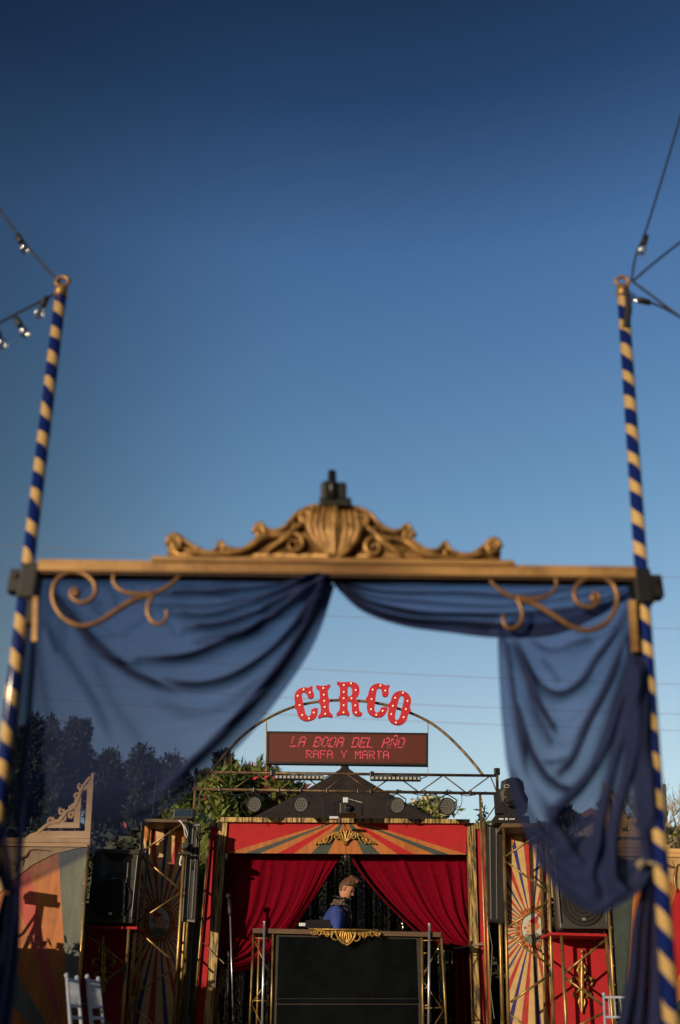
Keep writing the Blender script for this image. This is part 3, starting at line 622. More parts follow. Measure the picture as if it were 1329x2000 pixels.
# sequin backdrop
sq = MB(); A = P(425, 2040, 14.2); B = P(935, 2040, 14.2); zt = P(676, 1640, 14.2).z
nx, nz = 160, 14; rn = random.Random(8); ps = [rn.uniform(0, 6) for _ in range(5)]
for i in range(nx+1):
    for j in range(nz+1):
        t = i/nx; x = lerp(A.x, B.x, t); z = lerp(.55, zt, j/nz); u = t*60
        sq.v.append(Vector((x, 14.2+.06*math.sin(u*2+ps[0]+.25*math.sin(z*2))+.05*math.sin(u*3.3+ps[1])+.03*math.sin(u*.9+z), z)))
for i in range(nx):
    for j in range(nz):
        a_ = i*(nz+1)+j; sq.f.append([a_, a_+nz+1, a_+nz+2, a_+1]); sq.m.append(0)
tag(sq.build('sequin_backdrop', M['sequin'], smooth=True, fixn=False), 'black sequin curtain glittering behind the disc jockey', 'backdrop')
# ------------------------------------------------------------------ desk with screen
YD = 12.0
desk = empty('media_desk', (P(678, 1990, YD).x, YD, .0), 'disc jockey desk with a big dark screen, gilt pipe legs and wood top', 'desk')
quadprism('desk_top', [(494, 1813), (862, 1821), (862, 1830), (494, 1822)], YD-.10, .62, M['beamwood'], desk)
quadprism('screen_frame', [(536, 1822.5), (822, 1829), (826, 2070), (530, 2070)], YD-.03, .09, M['bezel'], desk)
quadprism('screen', [(545, 1829), (813, 1834), (817, 1950), (541, 1950)], YD-.036, .02, M['screen'], desk)
quadprism('lower_rail', [(541, 1951), (817, 1951), (817, 1960), (541, 1960)], YD-.040, .03, M['screen'], desk)
quadprism('lower_board', [(541, 1962), (817, 1962), (819, 2070), (538, 2070)], YD-.034, .02, M['screen'], desk)
for xs in (((496, 485), (507, 500), (534, 528)), ((824, 828), (856, 868), (862, 876))):
    for i, (xt, xb) in enumerate(xs):
        if i == 1 and xs[0][0] > 600: continue
        t = MB(); px_tube(t, [(xt, 1822), (xb, 2070)], YD-.05+(.35 if i == 1 else 0), .013, 8); t.build('leg_pipe', M['pipe'], desk, smooth=True)
for side in (0, 1):
    t = MB()
    zz = [(498, 1838), (529, 1908), (492, 1960), (524, 2030)] if not side else [(860, 1842), (824, 1912), (866, 1974), (828, 2036)]
    for a_, b_ in zip(zz[:-1], zz[1:]): px_tube(t, [a_, b_], YD-.05, .006, 6)
    for (x, y) in (zz[0], zz[2]):
        px_tube(t, [(x, y-6), (x+(34 if not side else -36), y-5)], YD-.05, .007, 6)
    for k in range(5):
        x = 534-k*1 if not side else 826+k
        px_tube(t, [(x-9, 1828+k*34), (x, 1828+k*34)] if not side else [(x, 1828+k*34), (x+9, 1827+k*34)], YD-.05, .006, 6)
    t.build('lattice', M['pipe'], desk, smooth=True)
for nm, xt, xb, y0 in (('left', 517, 511, 1799), ('right', 839, 837, 1803)):
    t = MB(); px_tube(t, [(xt, y0), (xb, 2070)], YD-.13, .014, 12); px_tube(t, [(xt, y0), (xt, y0+3)], YD-.13, .016, 12)
    tag(t.build('silver_pole', M['alu'], smooth=True), 'plain silver tube standing upright at the %s end of the desk' % nm, 'pole', 'silver tubes beside the desk')
dc = MB()
px_poly_prism(dc, [(603, 1812.6), (736, 1815), (736, 1818), (603, 1815.6)], YD-.14, .03)
for mir in (0, 1):
    def q(p): return [(1352-x, y+2.2) if mir else (x, y) for x, y in p]
    px_tube(dc, q([(676, 1822), (655, 1820), (640, 1821), (625, 1818), (612, 1820), (608, 1824)]), YD-.13, [.02, .014, .012, .010, .006], 8, 22)
    px_tube(dc, q(spiral(614, 1822, 5, 1, math.pi*1.2, -1.4)), YD-.14, [.009, .004], 6)
    px_tube(dc, q(spiral(640, 1825, 5, 1, math.pi*1.2, -1.4)), YD-.14, [.010, .004], 6)
    px_tube(dc, q([(652, 1821), (648, 1830), (656, 1836), (662, 1832)]), YD-.14, [.010, .010, .004], 6, 12)
    px_tube(dc, q([(656, 1818), (660, 1830), (668, 1840), (676, 1844)]), YD-.14, [.016, .013, .010], 8, 12)
    for k in range(3): px_tube(dc, q([(676-k*4, 1818), (674-k*4.5, 1828), (676-k*1.5, 1840)]), YD-.15, [.010, .013, .006], 7, 8)
    for k in range(5): px_tube(dc, q([(650-k*7, 1819), (646-k*7, 1825+2*(k % 2)), (641-k*7, 1822)]), YD-.14, [.009, .008, .003], 6, 6)
crest = dc.build('gilt_crest', M['gold'], desk, smooth=True)
lp = empty('laptop', P(623, 1813, 12.3), 'open black laptop on the desk left of the disc jockey', 'laptop')
t = MB(); t.prism([P(598, 1797, 12.25), P(645, 1796, 12.25), P(649, 1813, 12.20), P(596, 1812, 12.20)], .015); t.build('lid', M['black'], lp)
t = MB(); t.box(P(623, 1812, 12.4)+Vector((0, 0, .005)), (.33, .24, .018)); t.build('keyboard_base', M['black'], lp)
t = MB(); t.box(P(591, 1806, 12.25), (.075, .05, .035), None, 0, .006); px_tube(t, [(596, 1806), (600, 1811), (604, 1811)], 12.25, .005, 5)
tag(t.build('power_adapter', M['white']), 'small white adapter box on the desk beside the laptop', 'adapter')
mx0 = P(720, 1816, 12.45); mxr = empty('mixer', mx0, 'low dark mixing console on the desk in front of the disc jockey', 'mixer')
t = MB(); t.box(mx0+Vector((-.15, 0, -.04)), (.6, .3, .05), None, 0, .008); t.build('console', M['black'], mxr)
t = MB()
for i in range(6): t.tube([mx0+Vector((-.40+i*.1, -.05, -.02)), mx0+Vector((-.40+i*.1, -.05, .0))], .012, 8)
t.build('knob', M['grey'], mxr); tag(mxr.children[-1], kind='stuff')
# ------------------------------------------------------------------ disc jockey
YJ = 12.95
HC = P(677, 1736, YJ)                # head centre
dj = empty('person', (HC.x-.06, YJ, .55), 'person in a blue jacket bending over the desk with short quiffed hair', 'person')
sh = HC.z-.235                        # shoulder height
def skinned(name, verts, edges, rad, m, parent, sub=2):
    me = bpy.data.meshes.new(name); me.from_pydata([tuple(Vector(v)-dj.location) for v in verts], edges, [])
    me.materials.append(m); o = bpy.data.objects.new(name, me); COL.objects.link(o); o.parent = parent
    md = o.modifiers.new('skin', 'SKIN'); md.use_smooth_shade = True
    for i, r_ in enumerate(rad):
        s_ = me.skin_vertices[0].data[i]; s_.radius = (r_, r_) if not isinstance(r_, tuple) else r_; s_.use_root = (i == 0)
    sb_ = o.modifiers.new('sub', 'SUBSURF'); sb_.levels = sub; sb_.render_levels = sub
    return o
hx, hy, hz = HC
pel = Vector((hx-.20, hy+.06, 1.50)); chest = Vector((hx-.14, hy+.03, sh-.10)); neck0 = Vector((hx-.075, hy+.0, sh+.03)); neck1 = Vector((hx-.035, hy, sh+.11))
zf = .60
body = [pel, Vector((hx-.19, hy+.05, sh-.33)), chest, neck0, neck1,
        Vector((pel.x+.03, pel.y-.10, pel.z-.06)), Vector((pel.x+.08, pel.y-.12, 1.06)), Vector((pel.x+.0, pel.y-.12, zf)), Vector((pel.x+.16, pel.y-.13, zf-.01)),
        Vector((pel.x+.03, pel.y+.10, pel.z-.06)), Vector((pel.x+.08, pel.y+.12, 1.06)), Vector((pel.x+.0, pel.y+.12, zf)), Vector((pel.x+.16, pel.y+.13, zf-.01)),
        Vector((hx-.115, hy-.16, sh-.045)), Vector((hx-.13, hy-.22, sh-.33)), Vector((hx+.10, hy-.26, sh-.47)),
        Vector((hx-.115, hy+.18, sh-.045)), Vector((hx-.10, hy+.24, sh-.31)), Vector((hx+.13, hy+.14, sh-.46))]
be = [(0, 1), (1, 2), (2, 3), (3, 4), (0, 5), (5, 6), (6, 7), (7, 8), (0, 9), (9, 10), (10, 11), (11, 12), (2, 13), (13, 14), (14, 15), (2, 16), (16, 17), (17, 18)]
br = [.14, .145, .15, .062, .055, .095, .065, .045, .04, .095, .065, .045, .04, .072, .056, .030, .072, .056, .030]
sk = skinned('body', body, be, br, M['skin'], dj)
# jacket: the same torso and sleeves a little larger
jv = [body[0]+Vector((0, 0, .02)), body[1], body[2], Vector((hx-.085, hy, sh+.02)), body[13], body[14], body[15].lerp(body[14], .12), body[16], body[17], body[18].lerp(body[17], .12)]
jk = skinned('jacket', jv, [(0, 1), (1, 2), (2, 3), (2, 4), (4, 5), (5, 6), (2, 7), (7, 8), (8, 9)], [.165, .170, .178, .085, .093, .075, .052, .093, .075, .052], M['jacket'], dj)
tr_ = skinned('trousers', [body[0]+Vector((0, 0, -.02)), body[5], body[6], body[7]+Vector((0, 0, .06)), body[9], body[10], body[11]+Vector((0, 0, .06))], [(0, 1), (1, 2), (2, 3), (0, 4), (4, 5), (5, 6)], [.155, .115, .085, .06, .115, .085, .06], M['trouser'], dj)
for w, e in ((body[15], body[14]), (body[18], body[17])):
    d = (w-e).normalized(); side = Vector((0, 1, 0)); dn = Vector((0, 0, -1))
    vs = [w-d*.01, w+d*.05]; ed = [(0, 1)]; rd = [.028, .034]
    for f in range(4):
        off = side*(f-1.5)*.020; L_ = [.060, .070, .066, .052][f]
        b0 = len(vs); vs += [w+d*.075+off, w+d*(.075+L_*.5)+off+dn*.012, w+d*(.075+L_*.85)+off+dn*.035]; rd += [.010, .0085, .0075]; ed += [(1, b0), (b0, b0+1), (b0+1, b0+2)]
    sgn = 1 if w.y < hy else -1; b0 = len(vs)
    vs += [w+d*.04+side*sgn*.035, w+d*.075+side*sgn*.055+dn*.02]; rd += [.012, .009]; ed += [(0, b0), (b0, b0+1)]
    skinned('hand', vs, ed, rd, M['skin'], dj, 1)
# head
HR = Matrix.Rotation(R(-14), 3, 'Z') @ Matrix.Rotation(R(33), 3, 'Y')
HSC = 1.02
def headpt(u, v, extra=0):
    th, ph = u*2*math.pi, v*math.pi
    x, y, z = math.sin(ph)*math.cos(th), math.sin(ph)*math.sin(th), math.cos(ph)
    X, Y_, Z = x*.092, y*.074, z*.115
    if z < 0:
        X += .022*(-z)**1.2*(1 if x > -.2 else .2); Y_ *= 1-.30*(-z)**1.5
        if x < 0: X *= 1-.35*(-z)
    ff = max(0, x)
    X += .024*gs(z+.14, .12)*gs(y, .17)*ff+.010*gs(z-.02, .2)*gs(y, .12)*ff   # nose and bridge
    X += .008*gs(z-.28, .10)*gs(y, .6)*ff                                       # brow
    X -= .011*(gs(y-.36, .16)+gs(y+.36, .16))*gs(z-.10, .12)*ff                 # eye sockets
    X += .008*gs(z+.50, .06)*gs(y, .3)*ff+.008*gs(z+.64, .06)*gs(y, .28)*ff-.006*gs(z+.57, .035)*gs(y, .3)*ff
    X += .012*gs(z+.88, .12)*gs(y, .35)*ff
    p = Vector((X, Y_, Z)); return p*(1+extra)
def hw(p): return HC+HR@(p*HSC)
hd = MB(); nu, nv = 56, 44
for j in range(nv+1):
    for i in range(nu): hd.v.append(hw(headpt(i/nu, j/nv)))
for j in range(nv):
    for i in range(nu): hd.f.append([j*nu+i, (j+1)*nu+i, (j+1)*nu+(i+1) % nu, j*nu+(i+1) % nu]); hd.m.append(0)
for s in (-1, 1):
    for k in range(2):
        hd.tube([hw(Vector((-.004+.016*math.cos(a_)*(.9-.3*k), s*(.070+.010*k+.006), -.008+.030*math.sin(a_)*(.9-.3*k)))) for a_ in [i*math.pi/7 for i in range(15)]], .0055, 6, cap=False)
    hd.ball(hw(Vector((-.004, s*.071, -.008))), .018*HSC, 6, 0, (.6, .35, 1.3))
hd.build('head', M['skin'], dj, smooth=True)
for s in (-1, 1):
    ey = MB()
    ey.ball(hw(Vector((.076, s*.028, .010))), .011, 6, 0, (.8, 1, .6))
    ey.tube([hw(Vector((.083-.008*abs(t)*1.5, s*(.030+t*.018), .032+.003*(1-t*t)))) for t in (-1, -.3, .3, 1)], [.002, .004, .004, .002], 5)
    ey.build('eye', M['ink'], dj, smooth=True)
ml = MB(); ml.tube([hw(Vector((.097-.012*t*t, t*.020, -.0655))) for t in (-1, -.5, 0, .5, 1)], [.002, .0035, .004, .0035, .002], 5); ml.build('lips', mat('lips', (.42, .14, .10), .5), dj, smooth=True)
ha = MB(); rn = random.Random(2); hk = []
for j in range(31):
    for i in range(nu):
        u, v = i/nu, j/30*.66
        p = headpt(u, v); x = p.x/.092; zl = p.z/.115
        lim = .50+.1*rn.uniform(-1, 1) if x > .45 else (.15+.9*(x-.1) if x > .1 else (-.02 if x > -.15 else -.50))
        e = .05+.04*max(0, zl)
        e += .02*math.sin(u*60)*max(0, zl)
        w_ = HC+HR@((p*(1+e)+Vector((.010*max(0, x+.2), 0, .040*max(0, zl-.35)*(1+1.0*max(0, x)))))*HSC)
        w_ += Vector((rn.uniform(-1, 1), rn.uniform(-1, 1), rn.uniform(-1, 1)))*.0028; ha.v.append(w_); hk.append(zl > lim)
for j in range(30):
    for i in range(nu):
        q_ = [j*nu+i, (j+1)*nu+i, (j+1)*nu+(i+1) % nu, j*nu+(i+1) % nu]
        if all(hk[a_] for a_ in q_): ha.f.append(q_); ha.m.append(0)
for k in range(150):
    y_ = rn.uniform(-.05, .05); x_ = rn.uniform(-.04, .085); z_ = .108+.012*(1-(y_/.05)**2)-.25*max(0, x_-.05)-.1*abs(min(0, x_))
    z_ += .012; ha.tube([hw(Vector((x_, y_, z_))), hw(Vector((x_+.008, y_+rn.uniform(-.01, .01), z_+.026+rn.uniform(0, .01)))), hw(Vector((x_+.020+rn.uniform(-.02, .01), y_+rn.uniform(-.014, .014), z_+.036+rn.uniform(-.008, .012))))], [.010, .008, .003], 5)
ha.build('hair', M['hair'], dj, smooth=True)
gl = MB()
for s in (-1, 1):
    gl.tube([hw(Vector((.062-.105*t, s*(.072+.006*math.sin(t*3)), .072-.050*t))) for t in (0, .3, .6, 1)], .004, 6)
    gl.ball(hw(Vector((.078, s*.034, .104))), .024, 8, 0, (.35, 1, .7))
gl.tube([hw(Vector((.082, -.012, .106))), hw(Vector((.082, .012, .106)))], .004, 6); gl.build('sunglasses', M['black'], dj, smooth=True)
sc_ = MB(); nc = Vector((hx-.062, hy, sh+.062))
for k in range(3):
    sc_.tube([nc+Vector((math.cos(a_)*(.085+.008*k), math.sin(a_)*(.095+.01*k), -.025*k+.035*-math.cos(a_)+.005*math.sin(a_*5+k))) for a_ in [i*math.pi/12 for i in range(25)]], .021, 8, cap=False)
sc_.tube([nc+Vector((.085, -.03, -.03)), nc+Vector((.10, -.05, -.16)), nc+Vector((.085, -.06, -.32))], [.03, .034, .03], 8, flat=.4)
sc_.build('scarf', M['tartan'], dj, smooth=True)
hp = MB(); hp.tube([nc+Vector((math.cos(a_)*.10, math.sin(a_)*.115, .055-.03*math.cos(a_))) for a_ in [R(75+i*14) for i in range(16)]], .010, 8)
for s in (-1, 1): hp.lathe([(.0, -.018), (.030, -.016), (.033, 0), (.028, .014), (0, .015)], nc+Vector((.045, s*.110, .035)), (0.3, s, 0), 14)
hp.build('headphones', M['black'], dj, smooth=True)
ep = MB(); ep.box(Vector((hx-.13, hy-.17, sh+.035)), (.13, .09, .02), None, 0, .006)
ep.box(Vector((hx-.06, hy-.195, sh-.24)), (.035, .012, .44), Matrix.Rotation(R(-4), 3, 'Y')); ep.build('jacket_trim', M['tartan'], dj)
# ------------------------------------------------------------------ microphone stands
def micstand(label, x0, y0, x1, y1, Y, head):
    top = P(x0, y0, Y); r_ = empty('microphone_stand', (P(x1, y1, Y).x, Y, .0), label, 'microphone stand', 'microphone stands by the left curtain')
    bot = P(x1, 2060, Y); bot = top+(bot-top)*((top.z-.57)/(top.z-bot.z))
    t = MB(); t.tube([top, bot], .009, 8); t.build('rod', M['alu'] if head else M['blackm'], r_, smooth=True)
    t = MB()
    for k in range(3): t.tube([bot+Vector((0, 0, .12)), bot+Vector((math.cos(k*2.1+.4)*.3, math.sin(k*2.1+.4)*.3, -.01))], .008, 6)
    t.build('tripod', M['blackm'], r_)
    if head:
        t = MB(); a_ = P(x0, y0, Y); b_ = P(x0-2, y0-34, Y); t.tube([a_, a_.lerp(b_, .1), b_], [.020, .026, .020], 10); t.build('microphone', M['black'], r_, smooth=True)
        t = MB(); t.ball(P(x0-3, y0-38, Y), .036, 8); t.build('grille', M['grille'], r_, smooth=True)
    else:
        t = MB(); t.tube([P(x0, y0, Y), P(x0+1, y0+14, Y)], .018, 8); t.build('clutch', M['black'], r_, smooth=True)
micstand('silver microphone stand topped by a microphone in front of the left red curtain', 450, 1788, 458, 2060, 12.3, True)
micstand('shorter black microphone stand without a microphone beside the silver one', 447, 1858, 444, 2060, 12.2, False)
# ------------------------------------------------------------------ overhead truss
YT = 12.3
truss = empty('lighting_truss', (P(383, 1990, YT).x, YT, 0), 'rusty pipe truss spanning above the red stage with an arch on top', 'truss')
t = MB(); px_tube(t, [(383, 1508), (972, 1515)], YT, .017, 10); t.build('top_chord', M['pipedark'], truss, smooth=True)
t = MB(); px_tube(t, [(376, 1541), (984, 1550)], YT, .018, 10); t.build('bottom_chord', M['pipedark'], truss, smooth=True)
t = MB(); up = [412, 500, 589, 678, 772, 866, 958]; lo_ = [390, 456, 545, 634, 725, 819, 912, 972]
for i, u in enumerate(up):
    px_tube(t, [(lo_[i], 1541+(lo_[i]-376)*.0148), (u, 1508.5+(u-383)*.0119)], YT, .008, 6)
    px_tube(t, [(u, 1508.5+(u-383)*.0119), (lo_[i+1], 1541+(lo_[i+1]-376)*.0148)], YT, .008, 6)
t.build('bracing', M['pipedark'], truss, smooth=True)
for x0, x1, y0 in ((384, 352, 1500), (938, 955, 1548), (971, 985, 1505)):
    t = MB(); px_tube(t, [(x0, y0), (x1, 2070)], YT, .018 if x0 != 938 else .016, 10); t.build('upright', M['pipe'], truss, smooth=True)
t = MB(); px_tube(t, [(984, 1550), (945, 1608)], YT, .008, 6); t.build('stay', M['pipedark'], truss)
for x in (383, 533, 727): t = MB(); t.box(P(x, 1508.5+(x-383)*.0119, YT), (.05, .05, .07), None, 0, .008); t.build('coupler', M['blackm'], truss)
for x in (430, 497, 545, 588, 640, 700, 725, 776, 830, 873, 920): t = MB(); t.box(P(x, 1541+(x-376)*.0148, YT), (.026, .044, .055), None, 0, .006); t.build('clamp', M['blackm'], truss)
t = MB(); t.box(P(971, 1507, YT), (.07, .06, .08), None, 0, .01); t.build('corner_bracket', M['blackm'], truss)
t = MB(); arch = [(412, 1508), (440, 1474), (475, 1436), (520, 1405), (570, 1382), (625, 1370), (680, 1368), (735, 1373), (790, 1388), (835, 1408), (870, 1433), (900, 1462), (925, 1490), (943, 1513)]
px_tube(t, arch, YT, .017, 10, 70); t.build('arch', M['pipe'], truss, smooth=True)
for x, y0, y1 in ((521, 1406, 1510), (836, 1409, 1516)): t = MB(); px_tube(t, [(x, y0), (x-.5, y1)], YT, .008, 6); t.build('hanger', M['pipe'], truss)
t = MB(); rn = random.Random(4)
for a_, b_ in zip((430, 497, 588, 700, 776, 873), (497, 588, 660, 776, 873, 950)):
    px_tube(t, [(a_, 1542), ((a_+b_)/2+rn.uniform(-9, 9), 1552+rn.uniform(0, 8)), (b_, 1546)], YT-.03, .005, 5, 10)
for a_ in (600, 622, 700, 745, 480, 900): px_tube(t, [(a_, 1546), (a_+rn.uniform(-8, 8), 1560), (a_+rn.uniform(-12, 12), 1574), (a_+rn.uniform(-20, 20), 1596)], YT-.02, .004, 5, 10)
tag(t.build('lighting_cables', M['cable'], smooth=True), 'loose black cables looping along the lower truss pipe', 'cable')
# red arched letters --------------------------------------------------
def glyph(ch):
    if ch == 'I':
        return [[(-.20, 1), (-.10, .955), (.10, .955), (.20, 1), (.235, .93), (.16, .86), (.13, .80), (.13, .58), (.20, .50), (.13, .42), (.13, .20), (.16, .14), (.235, .07), (.20, 0), (.10, .045), (-.10, .045), (-.20, 0), (-.235, .07), (-.16, .14), (-.13, .20), (-.13, .42), (-.20, .50), (-.13, .58), (-.13, .80), (-.16, .86), (-.235, .93)]]
    if ch == 'C':
        return [[(.30, .86), (.34, .98), (.27, 1.0), (.21, .955), (.10, .995), (-.04, 1.0), (-.17, .95), (-.26, .86), (-.30, .74), (-.30, .59), (-.37, .50), (-.30, .41), (-.30, .26), (-.26, .14), (-.17, .05), (-.04, 0), (.10, .005), (.21, .04), (.29, .12), (.33, .22), (.36, .29), (.29, .34), (.20, .32), (.13, .30), (.12, .22), (.07, .14), (.0, .13), (-.05, .19), (-.06, .30), (-.06, .70), (-.05, .81), (0, .87), (.06, .86), (.11, .79), (.12, .69), (.17, .63), (.25, .63), (.31, .67), (.33, .74)]]
    if ch == 'O':
        return [[(0, 1), (.14, .97), (.25, .88), (.30, .76), (.30, .59), (.37, .5), (.30, .41), (.30, .24), (.25, .12), (.14, .03), (0, 0), (-.14, .03), (-.25, .12), (-.30, .24), (-.30, .41), (-.37, .5), (-.30, .59), (-.30, .76), (-.25, .88), (-.14, .97)],
                [(0, .87), (-.05, .84), (-.075, .74), (-.075, .26), (-.05, .16), (0, .13), (.05, .16), (.075, .26), (.075, .74), (.05, .84)]]
    if ch == 'R':
        return [[(-.36, 1), (-.28, .96), (.10, .99), (.24, .94), (.32, .84), (.33, .70), (.29, .58), (.20, .51), (.28, .45), (.31, .36), (.31, .20), (.34, .13), (.42, .10), (.40, .02), (.30, 0), (.18, .02), (.11, .09), (.09, .20), (.09, .34), (.06, .42), (-.04, .44), (-.04, .18), (.0, .12), (.03, .06), (0, 0), (-.10, .04), (-.26, .04), (-.36, 0), (-.39, .07), (-.31, .14), (-.28, .20), (-.28, .42), (-.34, .50), (-.28, .57), (-.28, .80), (-.31, .87), (-.39, .93)],
                [(-.04, .86), (-.04, .56), (.04, .56), (.09, .62), (.10, .70), (.09, .80), (.04, .86)]]
def curve_mesh(loops, scale, depth, bev=0):
    cu = bpy.data.curves.new('glyph', 'CURVE'); cu.dimensions = '2D'; cu.fill_mode = 'BOTH'; cu.extrude = depth; cu.bevel_depth = bev
    for lp_ in loops:
        sp = cu.splines.new('POLY'); sp.points.add(len(lp_)-1); sp.use_cyclic_u = True
        for i, (x, y) in enumerate(lp_): sp.points[i].co = (x*scale[0], y*scale[1], 0, 1)
    ob = bpy.data.objects.new('tmp', cu); COL.objects.link(ob); bpy.context.view_layer.update()
    me = bpy.data.meshes.new_from_object(ob.evaluated_get(bpy.context.evaluated_depsgraph_get()))
    bpy.data.objects.remove(ob); bpy.data.curves.remove(cu); return me
def smooth_loop(lp_, n=2):
    for _ in range(1):
        out = []
        for i in range(len(lp_)):
            a_, b_ = lp_[i], lp_[(i+1) % len(lp_)]
            out += [(lerp(a_[0], b_[0], .22), lerp(a_[1], b_[1], .22)), (lerp(a_[0], b_[0], .78), lerp(a_[1], b_[1], .78))]
        lp_ = out
    return lp_
lets = [('C', 597, 1376, -13, 66, 'leftmost red marquee letter C at the left of the arch'), ('I', 634, 1370, -5, 66, 'red marquee letter I standing second on the arch'),
        ('R', 682, 1365, 0, 68, 'red marquee letter R at the crown of the arch'), ('C', 737.5, 1368, 7, 66, 'red marquee letter C to the right of the letter R'), ('O', 780.5, 1383, 14, 68, 'red marquee letter O at the right end of the word')]
dots = {'C': [(-.18, .78), (-.18, .5), (-.16, .2), (.04, .93), (.21, .80), (.02, .06), (.20, .2)], 'I': [(0, .88), (0, .68), (0, .5), (0, .32), (0, .12)], 'O': [(-.19, .74), (-.2, .5), (-.19, .26), (0, .94), (.19, .74), (.2, .5), (.19, .26), (0, .06)],
        'R': [(-.16, .88), (-.16, .68), (-.16, .5), (-.16, .3), (-.16, .1), (.06, .93), (.21, .74), (.08, .5), (.2, .3), (.22, .1)]}
for ch, cx, cy, ang, hh, lb_ in lets:
    c = P(cx, cy, YT-.06); s_ = (P(cx, cy-hh/2, YT).z-P(cx, cy+hh/2, YT).z)
    root = empty('marquee_letter', c, lb_, 'letter', 'red marquee letters on the arch'); root.rotation_euler = (0, R(ang), 0)
    sx_ = .93 if ch != 'R' else .90
    me = curve_mesh([smooth_loop([(x*sx_, y-.5) for x, y in l]) for l in glyph(ch)], (s_, s_), .018)
    me.transform(Matrix.Rotation(R(90), 4, 'X')); me.materials.clear(); me.materials.append(M['letter'])
    o = bpy.data.objects.new('letter_face', me); COL.objects.link(o); o.parent = root
    for (x, y) in dots[ch]:
        t = MB(); t.ball(Vector((x*sx_*s_, -.026, (y-.5)*s_)), .0115, 6); t.lathe([(.014, 0), (.012, .008)], Vector((x*sx_*s_, -.018, (y-.5)*s_)), (0, -1, 0), 8, 1)
        t.build('lamp', [M['ledlamp'], M['gold']], root, smooth=True, local=True)
# LED sign --------------------------------------------------------------
YL = YT-.05
sign = empty('led_sign', P(679, 1492, YL), 'wide red scrolling led board with two lines of text hung under the arch', 'sign')
quadprism('casing', [(521, 1428), (836.5, 1431.5), (835.5, 1495), (520.5, 1491)], YL, .09, M['black'], sign)
quadprism('display_face', [(525, 1431.5), (833, 1435), (832, 1491), (524.5, 1487.5)], YL-.004, .003, M['ledbg'], sign)
for e in ([(521, 1428), (836.5, 1431.5), (836.5, 1435), (521, 1431.2)], [(520.5, 1488), (835.5, 1491.8), (835.5, 1495), (520.5, 1491.2)], [(521, 1431.3), (525, 1431.3), (524.5, 1487.8), (520.5, 1487.8)], [(832.8, 1435.2), (836.5, 1435.2), (835.5, 1491.4), (832, 1491.4)]):
    quadprism('rim', e, YL-.014, .013, M['black'], sign)
FONT = {'L': '1000010000100001000010000 1000011111', 'A': '01110100011000111111100011000110001', 'B': '11110100011000111110100011000111110', 'O': '01110100011000110001100011000101110', 'D': '11110100011000110001100011000111110', 'E': '11111100001000011110100001000011111', 'N': '10001110011010110101100111000110001', 'R': '11110100011000111110101001001010001', 'F': '11111100001000011110100001000010000', 'Y': '10001100010101000100001000010000100', 'M': '10001110111010110101100011000110001', 'T': '11111001000010000100001000010000100', ' ': '0'*35}
def led_text(txt, x0, x1, y0, y1, shear, wide):
    t = MB(); adv = (x1-x0)/(len(txt)-.15); cw = adv*.86/5; rh = (y1-y0)/7
    for i, ch in enumerate(txt):
        bits = FONT['N' if ch == 'Ñ' else ch].replace(' ', '')
        cells = [(k % 5, k//5) for k, b_ in enumerate(bits) if b_ == '1']
        if ch == 'Ñ': cells += [(1, -1.5), (2, -1.9), (3, -1.5), (2.6, -1.6)]
        for cx, ry in cells:
            x = x0+i*adv+cx*cw+shear*(6-ry)*rh; y = y0+ry*rh+(x-x0)*.011
            for sub in range(2):
                if random.random() < .14: continue
                yy = y+sub*rh*.5
                t.poly([P(x, yy, YL-.0065), P(x, yy+rh*.30, YL-.0065), P(x+cw*wide, yy+rh*.30, YL-.0065), P(x+cw*wide, yy, YL-.0065)])
    return t
t = led_text('LA BODA DEL AÑO', 567, 788, 1438.5, 1459, .30, .92); t.build('text_line', M['led'], sign, fixn=False)
t = led_text('RAFA Y MARTA', 598, 760, 1465, 1481, 0, .92); t.build('text_line', M['led'], sign, fixn=False)
# par lamps --------------------------------------------------------------
def par(label, x, y, rr):
    c = P(x, y, YT-.08); r_ = empty('par_lamp', c, label, 'stage light', 'round stage lights on the truss'); rad = (P(x+rr, y, YT-.08)-c).length
    ax = Vector((-.06, -1, -.22)).normalized()
    t = MB(); t.lathe([(rad*.55, -.14), (rad*.9, -.06), (rad, 0), (rad, .03), (rad*.93, .035), (rad*.92, .012), (.001, .010)], c, ax, 28); t.build('housing', M['black'], r_, smooth=False)
    t = MB(); a_ = ax.orthogonal().normalized(); b_ = ax.cross(a_)
    for ring, cnt in ((0, 1), (.22, 6), (.42, 12), (.62, 18), (.80, 24)):
        for k in range(cnt):
            th = 6.283*k/cnt+ring; t.lathe([(rad*.065, .010), (rad*.065, .018), (rad*.03, .022)], c+(a_*math.cos(th)+b_*math.sin(th))*ring*rad, ax, 6)
    t.build('lens_array', M['silver'], r_)
    t = MB(); top = P(x, y-28, YT)
    t.tube([c+Vector((-rad-.01, 0, 0)), c+Vector((-rad-.01, 0, rad*.8)), c+Vector((0, .02, rad+.05)), c+Vector((rad+.01, 0, rad*.8)), c+Vector((rad+.01, 0, 0))], .008, 6)
    t.tube([c+Vector((0, .02, rad+.05)), top], .010, 6); t.build('yoke', M['blackm'], r_)
par('round multi lens stage light on the truss, first from the left', 497, 1571, 15.5)
par('round multi lens stage light second from the left, beside the projector gap', 588, 1571, 15.5)
par('round multi lens stage light just right of the projector', 776, 1573, 15.5)
par('round multi lens stage light at the right end of the truss', 874, 1575, 16.5)
pj = empty('projector', P(680, 1580, YT-.1), 'black box projector with a round lens hanging at the middle of the truss', 'projector')
t = MB(); c = P(680, 1582, YT-.1); t.box(c, (.20, .24, .135), None, 0, .014); t.build('case', M['black'], pj)
